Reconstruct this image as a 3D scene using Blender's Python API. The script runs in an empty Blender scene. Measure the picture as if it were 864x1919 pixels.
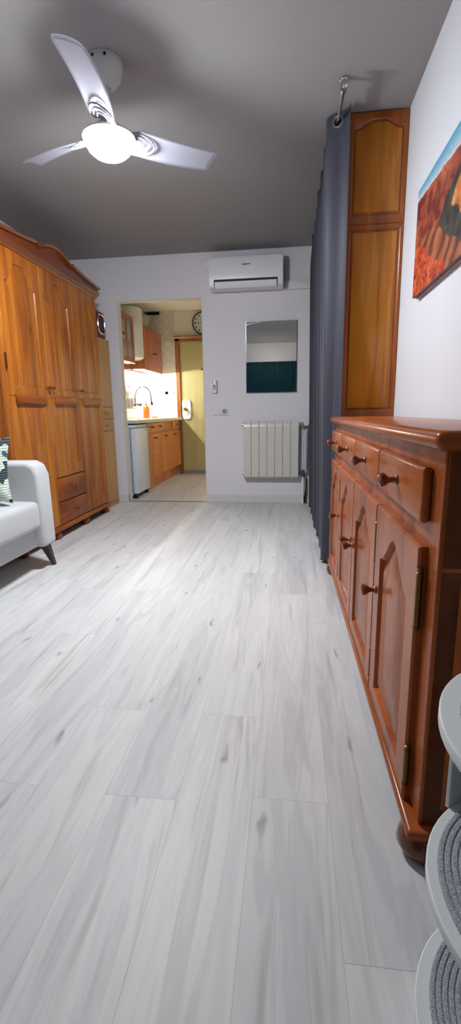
import bpy, bmesh, math, random
from mathutils import Vector, Matrix, noise as mnoise
random.seed(7)
S = bpy.context.scene
COL = S.collection
PI = math.pi
sin, cos = math.sin, math.cos

# ------------------------------------------------------------------ materials
def lin(c):
    return tuple(((v/255)/12.92 if v/255 <= .04045 else ((v/255+.055)/1.055)**2.4) for v in c)+(1.0,)

def newmat(name):
    m = bpy.data.materials.new(name); m.use_nodes = True
    nt = m.node_tree
    return m, nt, nt.nodes['Principled BSDF']

def plain(name, c, rough=.5, metal=0, coat=0, bump=0, bscale=200, vary=0, spec=.5):
    m, nt, p = newmat(name)
    p.inputs['Base Color'].default_value = lin(c)
    p.inputs['Roughness'].default_value = rough
    p.inputs['Metallic'].default_value = metal
    p.inputs['Coat Weight'].default_value = coat
    p.inputs['Specular IOR Level'].default_value = spec
    tc = nt.nodes.new('ShaderNodeTexCoord')
    n = nt.nodes.new('ShaderNodeTexNoise'); n.inputs['Scale'].default_value = bscale; n.inputs['Detail'].default_value = 4
    nt.links.new(tc.outputs['Object'], n.inputs['Vector'])
    if bump:
        b = nt.nodes.new('ShaderNodeBump'); b.inputs['Strength'].default_value = bump; b.inputs['Distance'].default_value = .002
        nt.links.new(n.outputs['Fac'], b.inputs['Height']); nt.links.new(b.outputs['Normal'], p.inputs['Normal'])
    if vary:
        mx = nt.nodes.new('ShaderNodeMix'); mx.data_type = 'RGBA'
        mx.inputs[6].default_value = lin(tuple(max(0, v-vary) for v in c)); mx.inputs[7].default_value = lin(tuple(min(255, v+vary) for v in c))
        nt.links.new(n.outputs['Fac'], mx.inputs[0]); nt.links.new(mx.outputs[2], p.inputs['Base Color'])
    return m

def wood(name, dark, mid, light, axis='z', rough=.28, coat=.35, knots=True, scale=1.0, seed=0.0, ring=.5, spec=.35):
    m, nt, p = newmat(name)
    N, L = nt.nodes, nt.links
    tc = N.new('ShaderNodeTexCoord'); mp = N.new('ShaderNodeMapping')
    a, b = 9*scale, .55*scale
    mp.inputs['Scale'].default_value = {'z': (a, a, b), 'y': (a, b, a), 'x': (b, a, a)}[axis]
    mp.inputs['Location'].default_value = (seed, seed*1.7, seed*.6)
    L.new(tc.outputs['Object'], mp.inputs['Vector'])
    n1 = N.new('ShaderNodeTexNoise'); n1.inputs['Scale'].default_value = 1.0; n1.inputs['Detail'].default_value = 5; n1.inputs['Distortion'].default_value = .6
    L.new(mp.outputs[0], n1.inputs['Vector'])
    # cathedral rings: a sine of the low noise
    mul = N.new('ShaderNodeMath'); mul.operation = 'MULTIPLY'; mul.inputs[1].default_value = 60
    L.new(n1.outputs['Fac'], mul.inputs[0])
    sn = N.new('ShaderNodeMath'); sn.operation = 'SINE'; L.new(mul.outputs[0], sn.inputs[0])
    fine = N.new('ShaderNodeTexNoise'); fine.inputs['Scale'].default_value = 7; fine.inputs['Detail'].default_value = 6
    L.new(mp.outputs[0], fine.inputs['Vector'])
    s1 = N.new('ShaderNodeMath'); s1.operation = 'MULTIPLY_ADD'; s1.inputs[1].default_value = .07*ring; 
    L.new(sn.outputs[0], s1.inputs[0]); L.new(n1.outputs['Fac'], s1.inputs[2])
    s2 = N.new('ShaderNodeMath'); s2.operation = 'MULTIPLY_ADD'; s2.inputs[1].default_value = .35
    L.new(fine.outputs['Fac'], s2.inputs[0]); L.new(s1.outputs[0], s2.inputs[2])
    r = N.new('ShaderNodeValToRGB'); e = r.color_ramp.elements
    e[0].position = .42; e[0].color = lin(dark); e[1].position = .95; e[1].color = lin(light)
    q = r.color_ramp.elements.new(.66); q.color = lin(mid)
    L.new(s2.outputs[0], r.inputs['Fac'])
    out = r.outputs['Color']
    if knots:
        mk = N.new('ShaderNodeMapping'); k = 5*scale
        mk.inputs['Scale'].default_value = {'z': (k, k, k*.45), 'y': (k, k*.45, k), 'x': (k*.45, k, k)}[axis]
        mk.inputs['Location'].default_value = (seed*2.1, seed, seed*3)
        L.new(tc.outputs['Object'], mk.inputs['Vector'])
        v = N.new('ShaderNodeTexVoronoi'); v.inputs['Scale'].default_value = 1.0; L.new(mk.outputs[0], v.inputs['Vector'])
        kr = N.new('ShaderNodeValToRGB'); kr.color_ramp.elements[0].position = .03; kr.color_ramp.elements[0].color = (.8, .8, .8, 1)
        kr.color_ramp.elements[1].position = .09; kr.color_ramp.elements[1].color = (0, 0, 0, 1)
        L.new(v.outputs['Distance'], kr.inputs['Fac'])
        mx = N.new('ShaderNodeMix'); mx.data_type = 'RGBA'; mx.inputs[7].default_value = lin(tuple(v_*.45 for v_ in dark))
        L.new(kr.outputs['Color'], mx.inputs[0]); L.new(out, mx.inputs[6]); out = mx.outputs[2]
    L.new(out, p.inputs['Base Color'])
    p.inputs['Roughness'].default_value = rough; p.inputs['Coat Weight'].default_value = coat; p.inputs['Coat Roughness'].default_value = .12; p.inputs['Specular IOR Level'].default_value = spec
    b = N.new('ShaderNodeBump'); b.inputs['Strength'].default_value = .08; b.inputs['Distance'].default_value = .001
    L.new(fine.outputs['Fac'], b.inputs['Height']); L.new(b.outputs['Normal'], p.inputs['Normal'])
    return m

def floor_mat():
    m, nt, p = newmat('pale_laminate')
    N, L = nt.nodes, nt.links
    tc = N.new('ShaderNodeTexCoord')
    at = N.new('ShaderNodeAttribute'); at.attribute_name = 'plank'
    off = N.new('ShaderNodeVectorMath'); off.operation = 'SCALE'; off.inputs['Scale'].default_value = 41; L.new(at.outputs['Color'], off.inputs[0])
    pos = N.new('ShaderNodeVectorMath'); pos.operation = 'ADD'; L.new(tc.outputs['Object'], pos.inputs[0]); L.new(off.outputs[0], pos.inputs[1])
    def noise(sx, sy, detail, dist, rough=.55):
        mp = N.new('ShaderNodeMapping'); mp.inputs['Scale'].default_value = (sx, sy, 1); L.new(pos.outputs[0], mp.inputs['Vector'])
        n = N.new('ShaderNodeTexNoise'); n.inputs['Scale'].default_value = 1; n.inputs['Detail'].default_value = detail; n.inputs['Distortion'].default_value = dist; n.inputs['Roughness'].default_value = rough
        L.new(mp.outputs[0], n.inputs['Vector']); return n
    n1 = noise(11, .9, 4, .9)
    n3 = noise(3.5, .45, 2, .4)
    n2 = noise(120, 4, 3, 0)
    ma = N.new('ShaderNodeMath'); ma.operation = 'MULTIPLY_ADD'; ma.inputs[1].default_value = .6; L.new(n3.outputs['Fac'], ma.inputs[0])
    mb = N.new('ShaderNodeMath'); mb.operation = 'MULTIPLY'; mb.inputs[1].default_value = .55; L.new(n1.outputs['Fac'], mb.inputs[0]); L.new(mb.outputs[0], ma.inputs[2])
    r1 = N.new('ShaderNodeValToRGB'); e = r1.color_ramp.elements
    e[0].position = .36; e[0].color = lin((182, 182, 183)); e[1].position = .78; e[1].color = lin((218, 217, 215))
    q = e.new(.46); q.color = lin((201, 201, 202)); q = e.new(.58); q.color = lin((212, 212, 212))
    L.new(ma.outputs[0], r1.inputs['Fac'])
    # contour lines of the figure
    mm = N.new('ShaderNodeMath'); mm.operation = 'MULTIPLY'; mm.inputs[1].default_value = 75; L.new(ma.outputs[0], mm.inputs[0])
    sn = N.new('ShaderNodeMath'); sn.operation = 'SINE'; L.new(mm.outputs[0], sn.inputs[0])
    s2 = N.new('ShaderNodeMath'); s2.operation = 'MULTIPLY_ADD'; s2.inputs[1].default_value = .16; s2.inputs[2].default_value = .42; L.new(sn.outputs[0], s2.inputs[0])
    s3 = N.new('ShaderNodeMath'); s3.operation = 'MULTIPLY_ADD'; s3.inputs[1].default_value = .16; L.new(n2.outputs['Fac'], s3.inputs[0]); L.new(s2.outputs[0], s3.inputs[2])
    mx = N.new('ShaderNodeMix'); mx.data_type = 'RGBA'; mx.blend_type = 'OVERLAY'; mx.inputs[0].default_value = .22
    L.new(r1.outputs['Color'], mx.inputs[6]); L.new(s3.outputs[0], mx.inputs[7])
    # grey heart streaks and knots
    n5 = noise(17, 1.0, 3, 1.3)
    kr = N.new('ShaderNodeValToRGB'); e = kr.color_ramp.elements; e[0].position = .57; e[0].color = (0, 0, 0, 1); e[1].position = .76; e[1].color = (.62, .62, .62, 1)
    L.new(n5.outputs['Fac'], kr.inputs['Fac'])
    mk = N.new('ShaderNodeMix'); mk.data_type = 'RGBA'; mk.inputs[7].default_value = lin((158, 154, 151)); L.new(kr.outputs['Color'], mk.inputs[0]); L.new(mx.outputs[2], mk.inputs[6])
    mp3 = N.new('ShaderNodeMapping'); mp3.inputs['Scale'].default_value = (8.5, 2.2, 1); L.new(pos.outputs[0], mp3.inputs['Vector'])
    n4 = noise(24, 9, 2, 0)
    av = N.new('ShaderNodeVectorMath'); av.operation = 'MULTIPLY_ADD'; av.inputs[1].default_value = (.45, .3, 0); L.new(n4.outputs['Color'], av.inputs[0]); L.new(mp3.outputs[0], av.inputs[2])
    vo = N.new('ShaderNodeTexVoronoi'); vo.voronoi_dimensions = '2D'; vo.inputs['Scale'].default_value = 1; L.new(av.outputs[0], vo.inputs['Vector'])
    k2 = N.new('ShaderNodeValToRGB'); e = k2.color_ramp.elements; e[0].position = .0; e[0].color = (.8, .8, .8, 1); e[1].position = .085; e[1].color = (0, 0, 0, 1)
    L.new(vo.outputs['Distance'], k2.inputs['Fac'])
    sc = N.new('ShaderNodeSeparateColor'); L.new(vo.outputs['Color'], sc.inputs['Color'])
    th = N.new('ShaderNodeMath'); th.operation = 'GREATER_THAN'; th.inputs[1].default_value = .66; L.new(sc.outputs[0], th.inputs[0])
    kg = N.new('ShaderNodeMath'); kg.operation = 'MULTIPLY'; L.new(k2.outputs['Color'], kg.inputs[0]); L.new(th.outputs[0], kg.inputs[1])
    m2 = N.new('ShaderNodeMix'); m2.data_type = 'RGBA'; m2.inputs[7].default_value = lin((128, 123, 121)); L.new(kg.outputs[0], m2.inputs[0]); L.new(mk.outputs[2], m2.inputs[6])
    sp = N.new('ShaderNodeSeparateColor'); L.new(at.outputs['Color'], sp.inputs['Color'])
    tr = N.new('ShaderNodeValToRGB'); tr.color_ramp.elements[0].color = (.88, .88, .89, 1); tr.color_ramp.elements[1].color = (1, 1, 1, 1)
    L.new(sp.outputs[0], tr.inputs['Fac'])
    ti = N.new('ShaderNodeMix'); ti.data_type = 'RGBA'; ti.blend_type = 'MULTIPLY'; ti.inputs[0].default_value = 1; L.new(m2.outputs[2], ti.inputs[6]); L.new(tr.outputs['Color'], ti.inputs[7])
    L.new(ti.outputs[2], p.inputs['Base Color'])
    p.inputs['Roughness'].default_value = .46; p.inputs['Specular IOR Level'].default_value = .32
    b = N.new('ShaderNodeBump'); b.inputs['Strength'].default_value = .05; b.inputs['Distance'].default_value = .001
    L.new(n2.outputs['Fac'], b.inputs['Height']); L.new(b.outputs['Normal'], p.inputs['Normal'])
    return m

def tile_mat(axis):
    """white tiles, each printed with a beige ring inside a rounded square; axis = horizontal direction of the wall"""
    m, nt, p = newmat('retro_tile_'+axis)
    N, L = nt.nodes, nt.links
    tc = N.new('ShaderNodeTexCoord'); sp = N.new('ShaderNodeSeparateXYZ'); L.new(tc.outputs['Object'], sp.inputs[0])
    P = .155
    def mth(op, a, b=None, c=None):
        n = N.new('ShaderNodeMath'); n.operation = op
        for i, v in enumerate((a, b, c)):
            if v is None: continue
            if isinstance(v, (int, float)): n.inputs[i].default_value = v
            else: L.new(v, n.inputs[i])
        return n.outputs[0]
    def cell(o):
        return mth('SUBTRACT', mth('FRACT', mth('MULTIPLY', mth('ADD', o, 50.0), 1/P)), .5)
    u = cell(sp.outputs['X' if axis == 'x' else 'Y']); v = cell(sp.outputs['Z'])
    d = mth('SQRT', mth('ADD', mth('MULTIPLY', u, u), mth('MULTIPLY', v, v)))
    u4 = mth('POWER', mth('ABSOLUTE', u), 5.0); v4 = mth('POWER', mth('ABSOLUTE', v), 5.0)
    sq = mth('POWER', mth('ADD', u4, v4), .2)
    def band(x, c, w):
        return mth('LESS_THAN', mth('ABSOLUTE', mth('SUBTRACT', x, c)), w)
    r = mth('MAXIMUM', band(d, .29, .028), band(sq, .42, .022))
    mx = N.new('ShaderNodeMix'); mx.data_type = 'RGBA'; mx.inputs[6].default_value = lin((226, 220, 206)); mx.inputs[7].default_value = lin((188, 180, 158))
    L.new(r, mx.inputs[0])
    gr = mth('GREATER_THAN', mth('MAXIMUM', mth('ABSOLUTE', u), mth('ABSOLUTE', v)), .49)
    mg = N.new('ShaderNodeMix'); mg.data_type = 'RGBA'; mg.inputs[7].default_value = lin((200, 194, 180)); L.new(gr, mg.inputs[0]); L.new(mx.outputs[2], mg.inputs[6])
    L.new(mg.outputs[2], p.inputs['Base Color']); p.inputs['Roughness'].default_value = .2
    return m

def emit(name, c, s):
    m, nt, p = newmat(name)
    p.inputs['Base Color'].default_value = (.9, .9, .9, 1)
    p.inputs['Emission Color'].default_value = c; p.inputs['Emission Strength'].default_value = s
    return m

def dome_emit(name, c, s):
    m, nt, p = newmat(name)
    N, L = nt.nodes, nt.links
    g = N.new('ShaderNodeNewGeometry'); sp = N.new('ShaderNodeSeparateXYZ'); L.new(g.outputs['True Normal'], sp.inputs[0])
    a = N.new('ShaderNodeMath'); a.operation = 'MULTIPLY_ADD'; a.inputs[1].default_value = -.75*s; a.inputs[2].default_value = .25*s; a.use_clamp = False
    L.new(sp.outputs['Z'], a.inputs[0]); L.new(a.outputs[0], p.inputs['Emission Strength'])
    p.inputs['Emission Color'].default_value = c; p.inputs['Base Color'].default_value = (.9, .9, .9, 1)
    return m

def fabric(name, c, c2, scale=400, rough=.9, sheen=.3):
    m, nt, p = newmat(name)
    N, L = nt.nodes, nt.links
    tc = N.new('ShaderNodeTexCoord'); n = N.new('ShaderNodeTexNoise'); n.inputs['Scale'].default_value = scale; n.inputs['Detail'].default_value = 3
    L.new(tc.outputs['Object'], n.inputs['Vector'])
    mx = N.new('ShaderNodeMix'); mx.data_type = 'RGBA'; mx.inputs[6].default_value = lin(c); mx.inputs[7].default_value = lin(c2)
    L.new(n.outputs['Fac'], mx.inputs[0]); L.new(mx.outputs[2], p.inputs['Base Color'])
    p.inputs['Roughness'].default_value = rough; p.inputs['Sheen Weight'].default_value = sheen; p.inputs['Specular IOR Level'].default_value = .2
    b = N.new('ShaderNodeBump'); b.inputs['Strength'].default_value = .25; b.inputs['Distance'].default_value = .0008
    L.new(n.outputs['Fac'], b.inputs['Height']); L.new(b.outputs['Normal'], p.inputs['Normal'])
    return m

def cushion_mat():
    m, nt, p = newmat('botanical_print')
    N, L = nt.nodes, nt.links
    tc = N.new('ShaderNodeTexCoord')
    w = N.new('ShaderNodeTexWave'); w.inputs['Scale'].default_value = 22; w.inputs['Distortion'].default_value = 2.5; w.bands_direction = 'Z'
    n = N.new('ShaderNodeTexNoise'); n.inputs['Scale'].default_value = 9; n.inputs['Detail'].default_value = 1
    L.new(tc.outputs['Object'], w.inputs['Vector']); L.new(tc.outputs['Object'], n.inputs['Vector'])
    r = N.new('ShaderNodeValToRGB'); r.color_ramp.interpolation = 'CONSTANT'; e = r.color_ramp.elements
    e[0].position = 0; e[0].color = lin((24, 28, 46)); e[1].position = .44; e[1].color = lin((216, 222, 208))
    q = e.new(.53); q.color = lin((190, 205, 200)); q = e.new(.62); q.color = lin((50, 62, 84))
    L.new(n.outputs['Fac'], r.inputs['Fac'])
    r2 = N.new('ShaderNodeValToRGB'); r2.color_ramp.interpolation = 'CONSTANT'; r2.color_ramp.elements[0].color = (0, 0, 0, 1); r2.color_ramp.elements[1].position = .86; r2.color_ramp.elements[1].color = (1, 1, 1, 1)
    L.new(w.outputs['Fac'], r2.inputs['Fac'])
    mx = N.new('ShaderNodeMix'); mx.data_type = 'RGBA'; mx.inputs[7].default_value = lin((92, 120, 112)); L.new(r2.outputs['Color'], mx.inputs[0]); L.new(r.outputs['Color'], mx.inputs[6])
    L.new(mx.outputs[2], p.inputs['Base Color']); p.inputs['Roughness'].default_value = .85
    return m

def braid_mat():
    m, nt, p = newmat('grey_braid')
    N, L = nt.nodes, nt.links
    tc = N.new('ShaderNodeTexCoord'); n = N.new('ShaderNodeTexNoise'); n.inputs['Scale'].default_value = 520; n.inputs['Detail'].default_value = 4
    L.new(tc.outputs['Object'], n.inputs['Vector'])
    r = N.new('ShaderNodeValToRGB'); e = r.color_ramp.elements; e[0].position = .35; e[0].color = lin((112, 114, 122)); e[1].position = .7; e[1].color = lin((190, 192, 200))
    L.new(n.outputs['Fac'], r.inputs['Fac']); L.new(r.outputs['Color'], p.inputs['Base Color']); p.inputs['Roughness'].default_value = .9
    b = N.new('ShaderNodeBump'); b.inputs['Strength'].default_value = .5; b.inputs['Distance'].default_value = .001
    L.new(n.outputs['Fac'], b.inputs['Height']); L.new(b.outputs['Normal'], p.inputs['Normal'])
    return m

def blade_mat():
    m, nt, p = newmat('frosted_acrylic')
    N, L = nt.nodes, nt.links
    out = N['Material Output']
    p.inputs['Base Color'].default_value = lin((186, 186, 198)); p.inputs['Roughness'].default_value = .2
    tr = N.new('ShaderNodeBsdfTranslucent'); tr.inputs['Color'].default_value = lin((204, 203, 216))
    tp = N.new('ShaderNodeBsdfTransparent')
    a = N.new('ShaderNodeMixShader'); a.inputs[0].default_value = .45; L.new(p.outputs[0], a.inputs[1]); L.new(tr.outputs[0], a.inputs[2])
    b = N.new('ShaderNodeMixShader'); b.inputs[0].default_value = .22; L.new(a.outputs[0], b.inputs[1]); L.new(tp.outputs[0], b.inputs[2])
    L.new(b.outputs[0], out.inputs['Surface'])
    return m

def glass_mat(name, c, alpha=.35, rough=.08):
    m, nt, p = newmat(name)
    p.inputs['Base Color'].default_value = lin(c); p.inputs['Roughness'].default_value = rough; p.inputs['Alpha'].default_value = alpha
    return m

def attr_mat(name):
    m, nt, p = newmat(name)
    a = nt.nodes.new('ShaderNodeAttribute'); a.attribute_name = 'paint'
    n = nt.nodes.new('ShaderNodeTexNoise'); n.inputs['Scale'].default_value = 60; n.inputs['Detail'].default_value = 6
    tc = nt.nodes.new('ShaderNodeTexCoord'); nt.links.new(tc.outputs['Object'], n.inputs['Vector'])
    mx = nt.nodes.new('ShaderNodeMix'); mx.data_type = 'RGBA'; mx.blend_type = 'OVERLAY'; mx.inputs[0].default_value = .35
    nt.links.new(a.outputs['Color'], mx.inputs[6]); nt.links.new(n.outputs['Fac'], mx.inputs[7])
    nt.links.new(mx.outputs[2], p.inputs['Base Color']); p.inputs['Roughness'].default_value = .4
    return m

M = dict(
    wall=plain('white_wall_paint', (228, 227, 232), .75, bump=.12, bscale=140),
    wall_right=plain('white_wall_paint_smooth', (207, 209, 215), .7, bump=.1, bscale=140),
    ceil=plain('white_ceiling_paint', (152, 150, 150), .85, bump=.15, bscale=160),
    kwall=plain('cream_wall_paint', (232, 227, 214), .7, bump=.1),
    trim=plain('white_gloss_trim', (216, 215, 216), .4),
    jamb=plain('cream_jamb_paint', (220, 217, 206), .5),
    floor=floor_mat(), floor_gap=plain('plank_joint', (158, 157, 156), .6), tile_x=tile_mat('x'), tile_y=tile_mat('y'),
    pine=wood('honey_pine', (106, 50, 14), (158, 87, 25), (196, 128, 42), 'z', .3, .08, True, 1, 0, .5, .2),
    pine_y=wood('honey_pine_across', (98, 44, 14), (142, 72, 24), (174, 102, 36), 'y', .3, .08, False, 1, 3, .6, .2),
    pine_shaded=wood('shaded_pine_cornice', (84, 36, 16), (112, 52, 20), (140, 72, 28), 'y', .3, .3, False, 1, 5),  # honey pine darkened to paint in the light falloff at the cornice
    side=wood('red_brown_pine', (122, 56, 24), (156, 80, 38), (178, 100, 52), 'z', .26, .08, False, .8, 11, .3, .15),
    side_y=wood('red_brown_pine_across', (122, 58, 24), (158, 82, 38), (182, 104, 52), 'y', .26, .10, False, .8, 14, .3, .18),
    side_dark=wood('shaded_end_dark_foot_pine', (72, 32, 16), (94, 44, 22), (112, 56, 28), 'z', .25, .5, False, .8, 9, .3),  # dark pine of the feet; on the end panel it paints in shade
    knobw=plain('turned_dark_knob', (118, 58, 34), .15, coat=.6),
    closet=wood('amber_closet_panel', (140, 74, 18), (180, 106, 24), (206, 136, 40), 'z', .28, .25, False, .5, 21, 1.6),
    closet_frame=wood('closet_frame_wood', (120, 56, 18), (150, 78, 24), (170, 96, 34), 'z', .28, .3, False, 1, 4),
    beech=wood('pale_beech_laminate', (158, 112, 60), (178, 130, 74), (192, 146, 90), 'z', .4, .1, False, 1.4, 2, .2),
    kwood=wood('kitchen_orange_wood', (164, 92, 40), (196, 118, 56), (212, 140, 74), 'z', .35, .25, False, 1.2, 6, .3),
    kwood_up=wood('kitchen_red_wood', (132, 66, 30), (162, 86, 42), (180, 106, 56), 'z', .35, .25, False, 1.2, 8, .3),
    kframe=wood('door_frame_wood', (112, 66, 34), (142, 88, 46), (164, 110, 60), 'z', .35, .25, False, 1.2, 12, .3),
    brass=plain('aged_brass', (104, 80, 44), .35, metal=1),
    gold=plain('polished_brass', (214, 172, 74), .15, metal=1),
    chrome=plain('chrome', (205, 205, 210), .12, metal=1),
    tap=plain('tap_chrome', (112, 112, 118), .14, metal=1),  # chrome darkened to stand in for its reflections of the dark room
    steel=plain('brushed_steel', (176, 176, 178), .3, metal=1),
    dark=plain('black_plastic', (22, 22, 24), .4),
    slot=plain('dark_slot', (14, 14, 16), .6),
    leg=plain('wenge_leg', (62, 40, 38), .4, vary=8),
    whitep=plain('white_plastic', (236, 236, 240), .3),
    white=plain('white_enamel', (214, 212, 204), .3),
    fanw=plain('fan_white', (200, 202, 202), .35),
    fridge=plain('fridge_white', (222, 230, 240), .25),
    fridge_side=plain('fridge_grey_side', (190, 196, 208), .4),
    sofa=fabric('light_grey_upholstery', (180, 182, 184), (200, 202, 204)),
    curtain=fabric('slate_velvet', (46, 47, 57), (62, 63, 75), 500, .55, .15),
    teal=fabric('teal_curtain', (12, 62, 74), (18, 78, 90), 300, .8, .2),
    pillow=cushion_mat(), braid=braid_mat(), blade=blade_mat(),
    ridge=plain('blade_ridge', (124, 124, 136), .3),
    lamp=dome_emit('lit_fan_diffuser', (.93, .965, 1, 1), 560),
    tube=emit('lit_kitchen_tube', (1, .965, .90, 1), 520),
    mirror=plain('mirror_silver', (235, 238, 236), .0, metal=1),
    mirror_edge=plain('mirror_edge', (120, 128, 126), .2, metal=.6),
    maroon=plain('maroon_enamel', (112, 24, 46), .4, spec=.15), maroon_glass=plain('dark_maroon_glass', (64, 20, 38), .4, spec=.1),
    kglass=glass_mat('cabinet_glass', (206, 214, 206), .3), clear=glass_mat('clear_plastic', (216, 214, 204), .35, .2),
    counter=plain('cream_worktop', (214, 204, 176), .3, vary=6, bscale=90),
    counter_end=plain('grey_worktop_end', (200, 198, 196), .4),
    door=wood('cream_door_paint', (164, 154, 106), (172, 162, 113), (180, 170, 122), 'z', .45, .05, False, 1.5, 1, .3),
    orange=plain('orange_soap', (222, 122, 46), .2), red=plain('red_knob', (150, 50, 36), .3),
    clockface=plain('clock_face', (206, 206, 208), .4), clockrim=plain('clock_rim', (96, 90, 88), .35, metal=.4),
    ink=plain('black_ink', (30, 30, 34), .5), grey=plain('grey_plastic', (128, 128, 132), .5), grill=plain('plain_dark_grey', (70, 70, 74), .6),  # grill: even dark grey for the gasket, radiator headers and small fittings
    canvas=attr_mat('painted_canvas'), canvas_edge=plain('canvas_edge', (112, 82, 92), .6), canvas_back=plain('stretcher', (150, 128, 124), .6),
    socketw=plain('socket_white', (232, 232, 232), .18, coat=.3), recess=plain('socket_recess', (150, 150, 152), .4),
    rack=plain('white_lacquer', (216, 220, 220), .35),
)

# ------------------------------------------------------------------ mesh helpers
def box(bm, x0, x1, y0, y1, z0, z1):
    x0, x1 = min(x0, x1), max(x0, x1); y0, y1 = min(y0, y1), max(y0, y1); z0, z1 = min(z0, z1), max(z0, z1)
    v = [bm.verts.new(p) for p in ((x0,y0,z0),(x1,y0,z0),(x1,y1,z0),(x0,y1,z0),(x0,y0,z1),(x1,y0,z1),(x1,y1,z1),(x0,y1,z1))]
    for f in ((0,3,2,1),(4,5,6,7),(0,1,5,4),(1,2,6,5),(2,3,7,6),(3,0,4,7)): bm.faces.new([v[i] for i in f])
    return v

def basis(d):
    d = Vector(d).normalized()
    u = d.cross(Vector((0, 0, 1)) if abs(d.z) < .9 else Vector((1, 0, 0))).normalized()
    return d, u, d.cross(u)

def lathe(bm, prof, o, axis=(0, 0, 1), seg=24, sx=1, sy=1):
    """prof = [(radius, height)] turned about axis through o"""
    d, u, w = basis(axis); o = Vector(o); rings = []
    for r, h in prof:
        if r < 1e-6: rings.append([bm.verts.new(o+d*h)])
        else: rings.append([bm.verts.new(o+d*h+u*(r*sx*cos(2*PI*i/seg))+w*(r*sy*sin(2*PI*i/seg))) for i in range(seg)])
    for a, b in zip(rings, rings[1:]):
        for i in range(seg):
            j = (i+1) % seg
            if len(a) == 1 and len(b) == 1: continue
            if len(a) == 1: bm.faces.new((a[0], b[j], b[i]))
            elif len(b) == 1: bm.faces.new((a[i], a[j], b[0]))
            else: bm.faces.new((a[i], a[j], b[j], b[i]))
    if len(rings[0]) > 1: bm.faces.new(rings[0][::-1])
    if len(rings[-1]) > 1: bm.faces.new(rings[-1])

def cyl(bm, a, b, r, seg=16, r2=None):
    a, b = Vector(a), Vector(b)
    lathe(bm, [(r, 0), (r if r2 is None else r2, (b-a).length)], a, b-a, seg)

def tube(bm, pts, r, seg=8, closed=False):
    pts = [Vector(p) for p in pts]; n = len(pts); rings = []; prev = None
    for i, p in enumerate(pts):
        if closed: t = pts[(i+1) % n]-pts[i-1]
        else: t = pts[min(i+1, n-1)]-pts[max(i-1, 0)]
        t.normalize()
        if prev is None: _, u, _ = basis(t)
        else: u = (prev-t*prev.dot(t)).normalized()
        prev = u; w = t.cross(u)
        rr = r[i] if isinstance(r, (list, tuple)) else r
        rings.append([bm.verts.new(p+u*(rr*cos(2*PI*k/seg))+w*(rr*sin(2*PI*k/seg))) for k in range(seg)])
    for i in range(n if closed else n-1):
        a, b = rings[i], rings[(i+1) % n]
        for k in range(seg): bm.faces.new((a[k], a[(k+1) % seg], b[(k+1) % seg], b[k]))
    if not closed: bm.faces.new(rings[0][::-1]); bm.faces.new(rings[-1])

def prism(bm, pts, f0, f1):
    """pts 2-D outline; f0/f1 map (a,b)->3-D for the two faces"""
    A = [bm.verts.new(f0(*p)) for p in pts]; B = [bm.verts.new(f1(*p)) for p in pts]
    n = len(pts)
    bm.faces.new(A[::-1]); bm.faces.new(B)
    for i in range(n): bm.faces.new((A[i], A[(i+1) % n], B[(i+1) % n], B[i]))

def rbox(bm, x0, x1, y0, y1, z0, z1, bev, seg=3):
    b2 = bmesh.new(); box(b2, x0, x1, y0, y1, z0, z1)
    bmesh.ops.bevel(b2, geom=list(b2.edges), offset=bev, segments=seg, profile=.5, affect='EDGES')
    merge(bm, b2)

def merge(bm, b2):
    mp = {v: bm.verts.new(v.co) for v in b2.verts}
    for f in b2.faces: bm.faces.new([mp[v] for v in f.verts])
    b2.free()

def loop_pts(x0, x1, z0, zf, nb=4, ns=4, nt=32):
    """closed loop: bottom, right side, top (a function of t in 0..1 left to right), left side"""
    L = [(x0+(x1-x0)*i/nb, z0) for i in range(nb)]
    L += [(x1, z0+(zf(1)-z0)*i/ns) for i in range(ns)]
    L += [(x0+(x1-x0)*(1-i/nt), zf(1-i/nt)) for i in range(nt)]
    L += [(x0, zf(0)+(z0-zf(0))*i/ns) for i in range(ns)]
    return L

def panel(bm, mp, a0, a1, b0, b1, ia0, ia1, ib0, topf, thick, rec=.009, field=.006, fb=.03, edge=.004, back=True):
    """one frame-and-raised-panel region; mp maps (a,b,c) to 3-D, c pointing out of the front"""
    def tf(d): return lambda t: topf(t)-d
    flat = lambda z: (lambda t: z)
    loops = []
    if back: loops.append([(p, -thick) for p in loop_pts(a0, a1, b0, flat(b1))])
    loops.append([(p, -edge) for p in loop_pts(a0, a1, b0, flat(b1))])
    loops.append([(p, 0) for p in loop_pts(a0+edge, a1-edge, b0+edge, flat(b1-edge))])
    loops.append([(p, 0) for p in loop_pts(ia0, ia1, ib0, tf(0))])
    loops.append([(p, -rec*.45) for p in loop_pts(ia0+.004, ia1-.004, ib0+.004, tf(.004))])
    loops.append([(p, -rec) for p in loop_pts(ia0+.007, ia1-.007, ib0+.007, tf(.007))])
    if field:
        loops.append([(p, -rec) for p in loop_pts(ia0+.012, ia1-.012, ib0+.012, tf(.012))])
        loops.append([(p, -rec+field) for p in loop_pts(ia0+.012+fb, ia1-.012-fb, ib0+.012+fb, tf(.012+fb))])
    V = [[bm.verts.new(mp(p[0], p[1], c)) for p, c in lp] for lp in loops]
    n = len(V[0])
    for A, B in zip(V, V[1:]):
        for i in range(n): bm.faces.new((A[i], A[(i+1) % n], B[(i+1) % n], B[i]))
    bm.faces.new(V[-1])
    if back: bm.faces.new(V[0][::-1])

def sheet(bm, P):
    """grid of points P[i][j]"""
    V = [[bm.verts.new(p) for p in row] for row in P]
    for a, b in zip(V, V[1:]):
        for j in range(len(a)-1): bm.faces.new((a[j], a[j+1], b[j+1], b[j]))

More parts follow.
